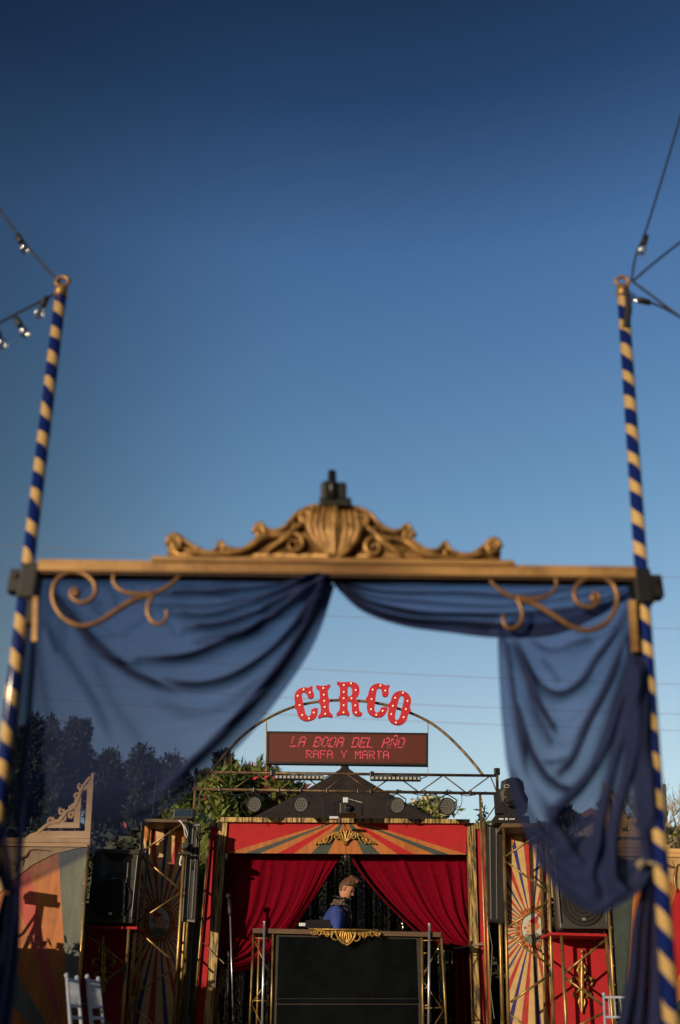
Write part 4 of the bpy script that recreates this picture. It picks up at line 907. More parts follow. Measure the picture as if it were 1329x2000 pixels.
t = MB(); t.lathe([(.040, 0), (.040, .05), (.030, .052), (.028, .02), (.001, .02)], c+Vector((-.0, -.12, 0)), (0, -1, 0), 20); t.build('lens', M['blackm'], pj); t = MB(); t.ball(c+Vector((0, -.145, 0)), .024, 8, 0, (1, .4, 1)); t.build('glass', M['wind'], pj, smooth=True)
t = MB(); t.box(c+Vector((-.03, -.02, .105)), (.06, .06, .07), None, 0, .006); t.build('white_module', M['white'], pj)
t = MB(); t.tube([P(668, 1565, YT-.1), P(665, 1553, YT-.1), P(675, 1548, YT-.1), P(684, 1556, YT-.1), P(684, 1572, YT-.1)], .005, 6); t.tube([P(655, 1590, YT-.1), P(654, 1568, YT-.05), P(680, 1560, YT), P(708, 1568, YT-.05), P(708, 1592, YT-.1)], .008, 6); t.build('bracket', M['blackm'], pj)
t = MB(); t.box(P(653, 1598, YT-.1), (.11, .1, .03), None, 0, .01); tag(t.build('white_plug', M['white']), 'small white plug lying on the header beam below the projector', 'plug')
for lb_, x0, x1, y in (('slim black led batten on the left half of the truss', 537, 632, 1519), ('slim black led batten on the right half of the truss', 724, 822, 1521)):
    c = P((x0+x1)/2, y, YT-.06); w_ = (P(x1, y, YT)-P(x0, y, YT)).length; r_ = empty('led_batten', c, lb_, 'stage light', 'led battens on the truss')
    t = MB(); t.box(c, (w_, .06, .055), None, 0, .006); t.build('housing', M['black'], r_)
    for k in range(12): t = MB(); t.box(c+Vector((-w_/2+w_*(k+.5)/12, -.033, 0)), (w_/12*.6, .008, .03)); t.build('lens', M['silver'], r_)
    t = MB(); t.tube([c+Vector((0, .02, .02)), P((x0+x1)/2, y-8, YT)], .008, 6); t.tube([c+Vector((w_/2, 0, 0)), c+Vector((w_/2+.08, .02, .04))], .006, 6); t.build('bracket', M['blackm'], r_)
# ------------------------------------------------------------------ towers
def medallion(mb, cx, cy, mir, Y):
    s = -1 if mir else 1
    def q(pts): return [(cx+s*x, cy+y) for x, y in pts]
    def ell(rx, ry, n=30, c=(0, 0)): return [(c[0]+rx*math.cos(6.283*i/n), c[1]+ry*math.sin(6.283*i/n)) for i in range(n)]
    def lay(pts, d, m): mb.poly([P(x, y, Y-d) for x, y in q(pts)], m)
    for k in range(22):
        a_ = 6.283*k/22; rr = 1+.08*math.sin(k*2.1); lay(ell(7, 8, 12, (24*math.cos(a_)*rr, 33*math.sin(a_)*rr)), .004+.0002*k, 3)
        px_tube(mb, q(spiral(27*math.cos(a_)*rr, 37*math.sin(a_)*rr, 4.2, .8, a_, 1.2, 10)), Y-.010, .0035, 4, m=7)
    lay(ell(26, 35), .0095, 3); lay(ell(21, 30), .011, 4)
    px_tube(mb, q(ell(21, 30)+[(21, 0)]), Y-.012, .004, 4, m=7)
    # clown in profile facing +x: ruff, head, hat
    lay([(-18, 16), (-10, 10), (2, 8), (12, 12), (18, 18), (13, 27), (4, 32), (-8, 31), (-16, 25)], .013, 6)
    lay([(-7, 12), (-9, -2), (-6, -12), (4, -15), (10, -10), (11, -4), (15, 0), (11, 3), (12, 7), (8, 12), (1, 14)], .015, 5)
    lay([(-9, -6), (-13, -28), (-3, -18), (8, -13), (-2, -9)], .017, 1)
    lay([(-9, 4), (-14, -2), (-12, -9), (-6, -9), (-5, 2)], .0175, 3)
    lay(ell(2.6, 2.2, 10, (14, 0)), .018, 1); lay(ell(1.6, 1.2, 8, (6, -4)), .018, 7); lay([(6, 7), (12, 6), (9, 9)], .018, 1)
    for k in range(6): px_tube(mb, q([(-2+k*1.2, 13), (-14+k*6, 27)]), Y-.0155, .0025, 4, m=7)
def poster(name, quad, cen, mir, Y, parent):
    mb = MB(); n = 84; a = 0; wd = [1.15, .9, 1.15, .62]; tot = sum(wd)*n/4
    i = 0
    ang = .03
    while i < n:
        w_ = wd[i % 4]/tot*2*math.pi
        p = wedge(quad, cen, ang, ang+w_)
        if p: mb.poly([P(x, y, Y) for x, y in p], [0, 1, 0, 2][i % 4])
        ang += w_; i += 1
    # gold filigree in the corners
    for (x, y, k) in ((quad[0][0]+12, quad[0][1]+20, 1), (quad[1][0]-12, quad[1][1]+20, -1), (quad[3][0]+14, quad[3][1]-70, 1), (quad[2][0]-14, quad[2][1]-70, -1)):
        mb.poly([P(x+9*math.cos(t)*(1+.2*math.sin(5*t)), y+20*math.sin(t)*(1+.2*math.sin(4*t)), Y-.004) for t in [j*.35 for j in range(18)]], 3)
        for j in range(4): px_tube(mb, spiral(x+(j % 2)*7*k-3, y-16+j*10, 6, 1, j, 1.4*k, 12), Y-.007, .004, 4, m=8)
    medallion(mb, cen[0], cen[1], mir, Y)
    mb.build(name, [M['pcream'], M['pred'], M['pblue'], M['porange'], M['ppale'], M['pink'], M['ruff'], M['ink'], M['fringe']], parent, fixn=False)
    b_ = MB(); b_.prism([P(x, y, Y+.02) for x, y in quad], .03); b_.build('backing_board', M['beamwood'], parent)
def tower(label, posts, zz, quad, cen, mir, Y, Yb, top):
    r_ = empty('poster_tower', (P(posts[0][1][0], 2000, Y).x, Y, 0), label, 'tower', 'lattice towers with sunburst posters')
    for (a_, b_) in posts:
        for dy in (0, Yb-Y-.06):
            t = MB(); d = (P(*b_, Y)-P(*a_, Y)); A0 = P(*a_, Y); B0 = A0+d*(A0.z/-d.z)
            t.tube([A0+Vector((0, dy, 0)), B0+Vector((0, dy, 0))], .019, 10); t.build('post', M['pipe'], r_, smooth=True)
    t = MB()
    for (a_, b_) in zz: px_tube(t, [a_, b_], Y, .012, 8)
    t.build('bracing', M['pipe'], r_, smooth=True)
    t = MB(); px_poly_prism(t, top, Y-.04, Yb-Y+.08); t.build('top_frame', M['beamwood'], r_)
    poster('poster_board', quad, cen, mir, Yb, r_)
    return r_
def c4(x, y): return (x/4.7625+240, y/4.7625+1580)
zzL = [(c4(190, 390), c4(580, 120)), (c4(175, 440), c4(525, 740)), (c4(525, 790), c4(120, 1060)), (c4(120, 1110), c4(460, 1410)), (c4(470, 1490), c4(60, 1750)), (c4(60, 1800), c4(330, 2060))]
tower('shaded lattice tower with a faded sunburst clown poster left of the stage', [(c4(195, 105), c4(52, 2000)), (c4(592, 105), c4(475, 2000))], zzL, [(277, 1606), (366, 1606), (337, 2126), (236, 2126)], (311, 1800), False, 12.05, 12.5,
      [(277, 1599), (366, 1600), (366, 1606), (277, 1605)])
def c5(x, y): return (x/4+960, y/4+1500)
zzR = [(c5(110, 690), c5(440, 475)), (c5(115, 730), c5(440, 970)), (c5(440, 1045), c5(135, 1240)), (c5(135, 1310), c5(465, 1550)), (c5(465, 1610), c5(150, 1830)), (c5(150, 1930), c5(330, 2060))]
tower('sunlit lattice tower with a bright red and cream sunburst clown poster right of the stage', [(c5(95, 450), c5(135, 2000)), (c5(437, 450), c5(485, 2000))], zzR, [(983, 1616), (1070, 1614), (1088, 2126), (994, 2126)], (1040, 1812), True, 11.7, 12.2,
      [(981, 1608), (1070, 1607), (1070, 1614), (981, 1616)])
# line bars
def linebar(label, quad, Y, grey):
    r_ = empty('light_bar', P(*quad[3], Y), label, 'light bar', 'tall vertical light bars beside the towers')
    t = MB(); px_poly_prism(t, quad, Y, .10); t.build('housing', M['black'], r_)
    (x0, y0), (x1, y1), (x2, y2), (x3, y3) = quad
    def col(a_, b_, pad=5): return [(lerp(x0, x1, a_), y0+pad), (lerp(x0, x1, b_), y0+pad), (lerp(x3, x2, b_), y3-pad), (lerp(x3, x2, a_), y3-pad)]
    t = MB(); px_poly_prism(t, col(.06, .46) if grey else col(.10, .16), Y-.012, .011); t.build('face_strip', M['grey'] if grey else M['alu'], r_)
    t = MB(); px_poly_prism(t, col(.72, .80) if grey else col(.52, .56), Y-.012, .011); t.build('edge_strip', M['grey'] if grey else M['alu'], r_)
    t = MB(); px_poly_prism(t, [(x0, y0), (x1, y1), (x1, y1+4), (x0, y0+4)], Y-.014, .013); px_poly_prism(t, [(x3, y3-4), (x2, y2-4), (x2, y2), (x3, y3)], Y-.014, .013); t.build('end_cap', M['grey'] if grey else M['blackm'], r_)
linebar('tall grey faced light bar hung beside the left poster tower', [(368, 1609), (391, 1609), (381, 1801), (354, 1799)], 12.12, True)
linebar('tall glossy black light bar hung beside the right poster tower', [(953, 1610), (984, 1612), (984, 1804), (956, 1800)], 12.05, False)
t = MB(); c = P(366, 1654, 11.98); t.box(c, (.11, .12, .07), None, 0, .01); t.box(c+Vector((-.02, 0, -.075)), (.14, .05, .03), None, 0, .006); t.tube([c+Vector((0, -.06, 0)), c+Vector((0, -.13, 0))], .03, 12); tag(t.build('action_camera', M['black']), 'small black camera clamped high on the left poster tower', 'camera')
t = MB(); px_tube(t, [(349, 1602), (358, 1612), (362, 1630), (366, 1636)], 11.95, .005, 5, 10); px_tube(t, [(352, 1602), (364, 1620), (367, 1632)], 11.95, .005, 5, 10); px_tube(t, [(355, 1672), (352, 1686), (354, 1690)], 11.95, .012, 6, 6); tag(t.build('white_cables', M['white']), 'white cable loops hanging from the top of the left poster tower', 'cable')
t = MB(); t.tube([P(957, 1808, 12.0), P(955, 1812, 12.0), P(962, 1850, 12.0), P(958, 1930, 12.0), P(966, 1990, 12.0)], .004, 6); tag(t.build('hanging_cable', M['grey']), 'pale cable hanging below the right black light bar', 'cable')
# wash light on the left tower, moving head on the right one
r_ = empty('strobe_light', P(360, 1603, 12.25), 'black boxy strobe light with a bluish window on top of the left poster tower', 'stage light')
t = MB(); c = P(360, 1591, 12.25); t.box(c, (.24, .14, .125), None, 0, .012); t.build('housing', M['black'], r_)
t = MB(); t.box(c+Vector((-.01, -.072, .005)), (.19, .008, .07)); t.build('front_window', M['window_blue'], r_)
t = MB(); t.tube([c+Vector((-.13, 0, -.05)), c+Vector((-.13, 0, .03)), c+Vector((.13, 0, .03)), c+Vector((.13, 0, -.05))], .007, 6); t.build('yoke', M['blackm'], r_)
r_ = empty('moving_head', P(994, 1607, 11.95), 'black moving head light with tilted oval lamp on top of the right poster tower', 'stage light')
Yh = 11.95; c = P(994, 1594, Yh)
t = MB(); px_poly_prism(t, [(968, 1592), (1010, 1590), (1034, 1594), (1036, 1607), (967, 1607)], Yh-.16, .32); t.build('base', M['black'], r_)
t = MB(); px_poly_prism(t, [(973, 1597), (1009, 1597), (1009, 1602), (973, 1602)], Yh-.164, .004); t.build('display', M['grille'], r_)
t = MB(); px_poly_prism(t, [(975, 1598), (984, 1598), (984, 1601), (975, 1601)], Yh-.168, .003); px_poly_prism(t, [(987, 1597.6), (992, 1597.6), (992, 1601.6), (987, 1601.6)], Yh-.168, .003); px_poly_prism(t, [(995, 1599), (1006, 1598.4), (1006, 1600.4), (995, 1600.8)], Yh-.168, .003); t.build('printed_marks', M['white'], r_)
t = MB(); px_poly_prism(t, [(969, 1545), (977, 1540), (986, 1575), (990, 1588), (972, 1588)], Yh-.10, .20); px_poly_prism(t, [(1014, 1560), (1024, 1545), (1032, 1560), (1030, 1585), (1012, 1589)], Yh-.10, .20); px_poly_prism(t, [(984, 1566), (1018, 1566), (1018, 1592), (984, 1592)], Yh-.09, .18); t.build('yoke', M['black'], r_)
t = MB(); pts = [(979, 1526), (990, 1521), (1008, 1521), (1020, 1530), (1024, 1548), (1020, 1566), (1008, 1574), (992, 1575), (981, 1566), (977, 1548)]
c = P(1000, 1548, Yh); f0 = [P(*p, Yh-.17) for p in pts]; f1_ = [c+(P(*p, Yh)-c)*.8+Vector((0, -.21, 0)) for p in pts]; f2_ = [P(*p, Yh+.12) for p in pts]
k = len(pts); t.add(f1_+f0+f2_, [tuple(range(k))]+[(i, (i+1) % k, (i+1) % k+k, i+k) for i in range(k)]+[(i+k, (i+1) % k+k, (i+1) % k+2*k, i+2*k) for i in range(k)]+[tuple(range(3*k-1, 2*k-1, -1))])
t.build('lamp_head', M['black'], r_)
t = MB(); px_tube(t, [(990+5*math.cos(a_), 1535.5+3*math.sin(a_)) for a_ in [i*.45 for i in range(15)]], Yh-.225, .003, 5); t.build('emblem', M['white'], r_)
t = MB()
for k in range(2): px_poly_prism(t, [(985, 1545+k*13), (996, 1545+k*13), (996, 1554+k*13), (985, 1554+k*13)], Yh-.218, .008)
t.build('vent', M['grille'], r_)
# speakers on lattice bases
def speaker(label, x0, x1, y0, y1, Y, rz):
    cx = (x0+x1)/2; b0 = P(cx, y1, Y); w_ = (P(x1, y1, Y)-P(x0, y1, Y)).length; h_ = P(cx, y0, Y).z-b0.z
    r_ = empty('speaker', b0, label, 'speaker', 'black loudspeakers on the lattice bases', R(rz))
    t = MB(); t.box((0, .035, h_/2), (w_, .27, h_), None, 0, .04)
    hz = h_*.755; hw_, hh_ = w_*.30, h_*.16; yf, yb = -.168, -.102
    t.box((0, (yf+yb)/2, (hz-hh_)/2+.008), (w_*.97, yb-yf, hz-hh_-.016), None, 0, .012)
    t.box((0, (yf+yb)/2, (hz+hh_+h_)/2-.006), (w_*.97, yb-yf, h_-hz-hh_-.016), None, 0, .012)
    for sx in (-1, 1): t.box((sx*(hw_+w_*.485)/2, (yf+yb)/2, hz), (w_*.485-hw_, yb-yf, hh_*2+.006), None, 0, .010)
    t.build('cabinet', M['blackg'], r_, local=True)
    t = MB(); t.add([(-hw_, yf, hz-hh_), (hw_, yf, hz-hh_), (hw_, yf, hz+hh_), (-hw_, yf, hz+hh_), (-hw_*.28, yb-.002, hz-hh_*.45), (hw_*.28, yb-.002, hz-hh_*.45), (hw_*.28, yb-.002, hz+hh_*.45), (-hw_*.28, yb-.002, hz+hh_*.45)],
          [(0, 1, 5, 4), (1, 2, 6, 5), (2, 3, 7, 6), (3, 0, 4, 7), (4, 5, 6, 7)]); t.build('horn', M['blackg'], r_, local=True, fixn=False)
    t = MB(); cz = h_*.32; rr = min(w_*.40, h_*.29)
    t.lathe([(rr*1.06, 0), (rr*1.04, .020), (rr*.97, .022), (rr*.96, .012), (.001, .012)], (0, -.168, cz), (0, -1, 0), 32); t.build('woofer_grille', M['grille'], r_, local=True)
    t = MB()
    for k in range(4):
        rk = rr*(.25+.2*k); t.tube([(rk*math.cos(a_), -.184, cz+rk*math.sin(a_)) for a_ in [i*6.283/24 for i in range(25)]], .0035, 4, cap=False)
    t.build('cone_ring', M['blackm'], r_, local=True)
    t = MB(); t.box((0, -.182, cz-rr*.72), (.035, .006, .028)); t.box((0, -.182, h_*.585), (.055, .006, .012)); t.build('badge', M['alu'], r_, local=True)
    t = MB()
    for s in (-1, 1): t = MB(); t.box((s*(w_*.46), -.175, h_*.5), (.02, .02, h_*.82), None, 0, .006); t.build('side_rail', M['blackm'], r_, local=True)
speaker('black loudspeaker standing on the shaded lattice base left of the stage', 171, 262, 1660, 1808, 12.0, 6)
speaker('black loudspeaker behind the navy drape on the sunlit right lattice base', 1090, 1186, 1664, 1820, 11.8, -4)
def base(label, quad, posts, zz, toprail, Y, Yb, orn):
    r_ = empty('lattice_base', (P(posts[0][1][0], 2000, Y).x, Y, 0), label, 'lattice base', 'red panelled lattice bases')
    t = MB(); t.prism([P(x, y, Yb) for x, y in quad], .03); t.build('red_panel', M['red'], r_)
    for (a_, b_) in posts:
        t = MB(); d = (P(*b_, Y)-P(*a_, Y)); A0 = P(*a_, Y); B0 = A0+d*(A0.z/-d.z); t.tube([A0, B0], .018, 10); t.build('post', M['pipe'], r_, smooth=True)
    t = MB()
    for a_, b_ in zz: px_tube(t, [a_, b_], Y, .012, 8)
    t.build('bracing', M['pipe'], r_, smooth=True)
    t = MB(); px_poly_prism(t, toprail, Y-.02, Yb-Y+.06); t.build('top_board', M['red'], r_)
    if orn:
        ox, oy = orn; t = MB()
        for mir in (1, -1):
            def q(p): return [(ox+mir*x, oy+y) for x, y in p]
            px_tube(t, q([(2, 0), (12, -8), (20, -4), (18, 6), (10, 5)]), Yb-.03, [.012, .02, .012], 8, 18)
            px_tube(t, q([(1, 6), (8, 18), (16, 22), (14, 30), (8, 28)]), Yb-.03, [.010, .016, .008], 8, 16)
            px_tube(t, q([(1, -10), (8, -22), (4, -34), (0, -44)]), Yb-.03, [.008, .018, .010, .004], 8, 14)
            px_tube(t, q([(1, 26), (6, 38), (2, 52), (0, 60)]), Yb-.03, [.010, .014, .008, .004], 8, 12)
        px_tube(t, [(ox, oy-56), (ox, oy-20), (ox, oy+20), (ox, oy+62)], Yb-.04, [.006, .022, .024, .008], 8, 16)
        t.ball(P(ox, oy-60, Yb-.03), .02, 6)
        t.build('gilt_ornament', M['gold'], r_, smooth=True)
    return r_
def c3(x, y): return (x/3.225, y/3.225+1380)
base('shaded red lattice base under the left loudspeaker', [(164, 1814), (254, 1816), (237, 2126), (134, 2126)], [(c3(540, 1390), c3(470, 2000)), (c3(815, 1395), c3(770, 2000))], [(c3(545, 1430), c3(790, 1625)), (c3(790, 1630), c3(525, 1845)), (c3(525, 1860), c3(760, 2060))],
     [(165, 1807), (268, 1810), (268, 1815), (165, 1812)], 11.85, 12.35, (203, 1880))
base('sunlit bright red lattice base with gilt ornament under the right loudspeaker', [(1080, 1828), (1190, 1830), (1214, 2126), (1088, 2126)], [(c5(548, 1310), c5(585, 2000)), (c5(895, 1310), c5(950, 2000))], [(c5(900, 1335), c5(575, 1600)), (c5(580, 1640), c5(880, 1860)), (c5(900, 1900), c5(590, 2060))],
     [(1074, 1821), (1186, 1824), (1186, 1829), (1074, 1826)], 11.65, 12.15, (1137, 1918))
# ------------------------------------------------------------------ big fairground panels
def fret(mb, Q, Y, d=.035, m=0):
    """open-work corner crest drawn in a frame growing from the outer corner (0,0) to the right/up"""
    def ql(p): return [Q(x, y) for x, y in p]
    bars = [[(0, 0), (-102, 0), (-102, 14), (0, 14)], [(0, 14), (-11, 14), (-11, 104), (-4, 128), (0, 128)], [(-22, 20), (-86, 20), (-80, 31), (-22, 31)], [(-22, 31), (-34, 31), (-32, 66), (-22, 96)], [(-11, 96), (-20, 92), (-28, 90), (-11, 108)]]
    for b_ in bars: mb.prism([P(*p, Y) for p in ql(b_)], d, m)
    mb.prism([P(*p, Y) for p in ql([(-102, 0), (-128, 0), (-118, 8), (-102, 14)])], d, m)
    for (x, y, r0, a_, tn) in ((-78, 33, 7, 0, 1.2), (-56, 38, 8, 1, -1.2), (-56, 52, 7, 2, 1.1), (-38, 44, 7, 0, 1.2), (-36, 62, 7, 3, 1.2), (-30, 84, 7, 1, -1.2), (-22, 100, 7, 2, 1.0), (-66, 30, 5, 0, 1), (-28, 72, 5, 1, 1)):
        px_tube(mb, [Q(*p) for p in spiral(x, y, r0, 1.5, a_, tn, 14)], Y+.015, .019, 7, m=m)
    px_tube(mb, [Q(-100, 12), Q(-80, 28), Q(-62, 32), Q(-48, 50), Q(-32, 62), Q(-24, 84), Q(-20, 98), Q(-6, 118)], Y+.015, .026, 7, 24, m=m)
def big_panel(label, Q, cen, Y, outline, arcpts, wed, railq, edge_gold, fq, deco, mats=('orange', 'rosy', 'sage')):
    r_ = empty('fairground_panel', (P(*cen, Y).x, Y, 0), label, 'panel', 'sunburst fairground wall panels')
    t = MB()
    for a0, a1, m in wed:
        p = wedge(outline, cen, R(a0), R(a1))
        if p: t.poly([P(x, y, Y) for x, y in p], m)
    t.build('sunburst_board', [M[k] for k in mats], r_, fixn=False)
    t = MB(); t.prism([P(x, y, Y+.006) for x, y in outline], .03); t.build('backing_board', M['beamwood'], r_)
    t = MB(); t.prism([P(x, y, Y-.012) for x, y in arcpts], .010); t.build('spandrel', M['cream'], r_)
    t = MB(); px_poly_prism(t, railq, Y-.05, .09); px_poly_prism(t, [(x, y+8.2) for x, y in railq], Y-.035, .06); t.build('cornice', M['creamrail'], r_)
    t = MB(); fret(t, fq, Y-.02); t.build('fretwork_crest', M['creamrail'], r_)
    t = MB(); px_tube(t, edge_gold, Y-.03, .016, 8); t.build('edge_moulding', M['pipe'], r_, smooth=True)
    t = MB()
    for pts in deco: px_tube(t, pts, Y-.016, [.010, .022, .010, .004], 6, 16)
    t.build('painted_scroll', M['iron'], r_, smooth=True)
    t = MB()
    for k in range(14):
        f = k/13; t.ball(P(lerp(edge_gold[0][0], edge_gold[1][0], f)+deco_off*3, lerp(edge_gold[0][1], edge_gold[1][1], f), Y-.04), .006, 5)
    t.build('nail_row', M['creamrail'], r_)
deco_off = -1
outL = [(-300, 1640), (172, 1652), (139, 2145), (-380, 2145)]
big_panel('tall sunburst panel with orange and sage rays and a fretwork crest at the far left', None, (140, 2085), 11.4, outL,
          [(-300, 1656), (172, 1654), (150, 1657), (105, 1668), (62, 1690), (30, 1716), (-10, 1752), (-60, 1790), (-130, 1760), (-220, 1700), (-300, 1664)],
          [(90, 200, 0), (200, 216, 1), (216, 226, 0), (226, 240, 2), (240, 252, 0), (252, 258, 1), (258, 266.5, 0), (266.5, 300, 2), (300, 359.9, 0), (0, 90, 2)],
          [(-300, 1632), (176, 1638), (176, 1646), (-300, 1640)], [(173, 1650), (139, 2145)], lambda x, y: (176+x+y*.06, 1637-y), [[(30, 1702), (36, 1680), (52, 1672), (62, 1660), (100, 1662)], [(28, 1690), (34, 1678), (46, 1680), (44, 1692)]])
deco_off = 1
outR = [(1184, 1668), (1460, 1668), (1482, 2145), (1211, 2145)]
big_panel('tall sunburst panel with green and orange rays at the far right behind the striped pole', None, (1213, 2095), 10.9, outR,
          [(1184, 1672), (1460, 1672), (1460, 1860), (1400, 1800), (1362, 1768), (1329, 1738), (1290, 1706), (1240, 1682), (1200, 1674)],
          [(90, 181, 2), (181, 274, 2), (274, 287, 0), (287, 301, 1), (301, 309, 0), (309, 320, 2), (320, 359.9, 0), (0, 90, 0)],
          [(1180, 1655), (1460, 1660), (1460, 1668), (1180, 1663)], [(1183, 1664), (1211, 2145)], lambda x, y: (1182-x-y*.03, 1655-y), [[(1322, 1742), (1318, 1715), (1324, 1690), (1336, 1690)], [(1290, 1700), (1300, 1690), (1316, 1694), (1312, 1680)]], ('orange', 'red', 'green'))
# ------------------------------------------------------------------ chairs
def chair(label, loc, rz, z0=0):
    r_ = empty('banquet_chair', (loc[0], loc[1], z0), label, 'chair', 'white banquet chairs', rz)
    w, h = .37, .92
    for sx in (-1, 1):
        t = MB(); t.tube([(sx*w/2, .20, 0), (sx*w/2, .17, .45), (sx*w/2*.95, .275, h)], [.013, .014, .012], 10); t.ball((sx*w/2*.95, .278, h+.006), .017, 6); t.build('rear_leg', M['chairw'], r_, smooth=True, local=True)
        t = MB(); t.tube([(sx*w/2*1.05, -.20, 0), (sx*w/2*1.05, -.19, .44)], [.012, .014], 10); t.build('front_leg', M['chairw'], r_, smooth=True, local=True)
    def bz(z): return .17+(z-.45)/.47*.105
    t = MB()
    for z in (.90, .735, .66, .58): t.tube([(-w/2*.96, bz(z), z), (w/2*.96, bz(z), z)], .011, 8)
    for k in range(6): x = (k-2.5)*w/7; t.tube([(x, bz(.90), .90), (x, bz(.735), .735)], .0065, 6)
    t.build('backrest', M['chairw'], r_, smooth=True, local=True)
    t = MB(); t.box((0, -.01, .455), (w*1.08, .40, .03), None, 0, .012); t.build('seat', M['chairw'], r_, local=True)
    t = MB(); 
    for z in (.18, .30):
        for sx in (-1, 1): t.tube([(sx*w/2, .19, z), (sx*w/2*1.05, -.195, z)], .008, 6)
        t.tube([(-w/2*1.05, -.195, z), (w/2*1.05, -.195, z)], .008, 6)
    t.build('stretcher', M['chairw'], r_, smooth=True, local=True)
def place(px, Y): return (P(px, 1990, Y).x, Y)
chair('white banquet chair, the left one of the pair at the lower left', place(207, 8.0), R(91))
chair('white banquet chair, the right one of the pair at the lower left', place(247, 8.15), R(89))
chair('white banquet chair in front of the sunlit red base at the lower right', place(1212, 10.0), R(-24))
# ------------------------------------------------------------------ black tent behind
r_ = empty('marquee_tent', (P(676, 1990, 17).x, 17, 1.0), 'black peaked marquee tent behind the stage', 'tent')
ap = P(674, 1496, 17); hw_ = 2.05; ez = P(674, 1650, 15.6).z
t = MB(); rings = []; nseg = 32
for j in range(13):
    f = j/12; rr = [lerp(.03, 1, f)]; z = lerp(ap.z-.05, ez, f**.93)
    ring = []
    for i in range(nseg*4):
        a_ = 2*math.pi*i/(nseg*4); cx_, sy_ = math.cos(a_), math.sin(a_); k = 1/max(abs(cx_), abs(sy_))
        sag = .06*math.sin(math.pi*f)*(1-abs(math.sin(2*a_)))
        ring.append(Vector((ap.x+cx_*k*hw_*rr[0]*.98, 17+sy_*k*1.75*rr[0], z-sag)))
    rings.append(ring)
m_ = nseg*4
for ring in rings: t.v += ring
for j in range(12):
    for i in range(m_): t.f.append([j*m_+i, (j+1)*m_+i, (j+1)*m_+(i+1) % m_, j*m_+(i+1) % m_]); t.m.append(0)
t.v += [Vector((v.x, v.y, v.z-.3)) for v in rings[-1]]
for i in range(m_): t.f.append([12*m_+i, 13*m_+i, 13*m_+(i+1) % m_, 12*m_+(i+1) % m_]); t.m.append(0)
t.build('roof', M['tent'], r_, smooth=True)
t = MB(); t.tube([ap-Vector((0, 0, .12)), ap+Vector((0, 0, .03))], [.10, .05], 12); t.build('peak_cap', M['tent'], r_, smooth=True)
for sx in (-1, 1):
    for sy in (-1, 1):
        t = MB(); t.tube([(ap.x+sx*hw_*.95, 17+sy*1.65, 0), (ap.x+sx*hw_*.95, 17+sy*1.65, ez)], .03, 8); t.build('leg', M['blackm'], r_)
# ------------------------------------------------------------------ stone wall and chain fence
A = P(250, 1772, 18.5); B = P(560, 1776, 18.5)
r_ = empty('stone_wall', ((A.x+B.x)/2, 18.5, .9), 'rough sunlit stone wall behind the fence between left tower and stage', 'wall')
t = MB(); rn = random.Random(9); z = .9
t.box(((A.x+B.x)/2, 18.75, (.9+A.z)/2-.1), (B.x-A.x, .3, A.z-.9-.1))
while z < A.z-.20:
    hh = rn.uniform(.10, .17); x = A.x
    while x < B.x:
        ww = rn.uniform(.14, .34); t.box((x+ww/2, 18.58+rn.uniform(-.03, .03), z+hh/2), (ww*.93, .12, hh*.9), Matrix.Rotation(rn.uniform(-.06, .06), 3, 'Y'), 0, .02); x += ww
    z += hh
t.build('rubble', M['stone'], r_)
t = MB(); x = A.x
while x < B.x: t.box((x+.2, 18.6, A.z-.10), (.38, .36, .2), None, 0, .015); x += .4
t.build('coping', M['cream'], r_)
r_ = empty('chain_fence', (A.x, 17.4, .9), 'wire mesh fence in front of the stone wall', 'fence')
t = MB(); xa, xb = P(345, 1800, 17.4).x, P(420, 1800, 17.4).x; z0, z1 = .95, P(380, 1800, 17.4).z; s_ = .12; x = xa-(z1-z0)
while x < xb:
    for sg in (1, -1):
        p0 = Vector((x, 17.4, z0 if sg > 0 else z1)); p1 = Vector((x+(z1-z0), 17.4, z1 if sg > 0 else z0)); t.tube([p0, p1], .004, 4)
    x += s_
t.build('mesh', M['grey'], r_)
for x in (xa, xb):
    t = MB(); t.tube([(x, 17.4, .8), (x, 17.4, z1+.05)], .03, 8); t.build('fence_post', M['pipedark'], r_)
# ------------------------------------------------------------------ plants
def foliage(mb, c, rad, n, size, rn, mats=(0,), elong=2.2, shell=.55, clumps=14, up=.3):
    c = Vector(c); cl_ = []
    for _ in range(clumps):
        d = Vector((rn.gauss(0, 1), rn.gauss(0, 1), rn.gauss(0, 1))).normalized()*rn.uniform(shell, 1.0)
        cl_.append((c+Vector((d.x*rad[0], d.y*rad[1], d.z*rad[2])), rn.uniform(.22, .42)))
    for _ in range(n):
        cc, cs = rn.choice(cl_); gv = Vector((rn.gauss(0, 1), rn.gauss(0, 1), rn.gauss(0, 1)))
        if gv.length > 2.1: gv *= 2.1/gv.length*rn.uniform(.6, 1)
        g_ = Vector((gv.x*rad[0], gv.y*rad[1], gv.z*rad[2]))*cs*.6
        p = cc+g_; d = Vector((rn.gauss(0, 1), rn.gauss(0, 1), rn.gauss(0, 1)+up)).normalized(); s = d.orthogonal().normalized(); s.rotate(Matrix.Rotation(rn.uniform(0, 6.28), 3, d))
        L_ = size*rn.uniform(.6, 1.4); w_ = L_/elong/2; m = rn.choice(mats)
        mb.add([p, p+d*L_*.5+s*w_, p+d*L_, p+d*L_*.5-s*w_], [(0, 1, 2, 3)], m)
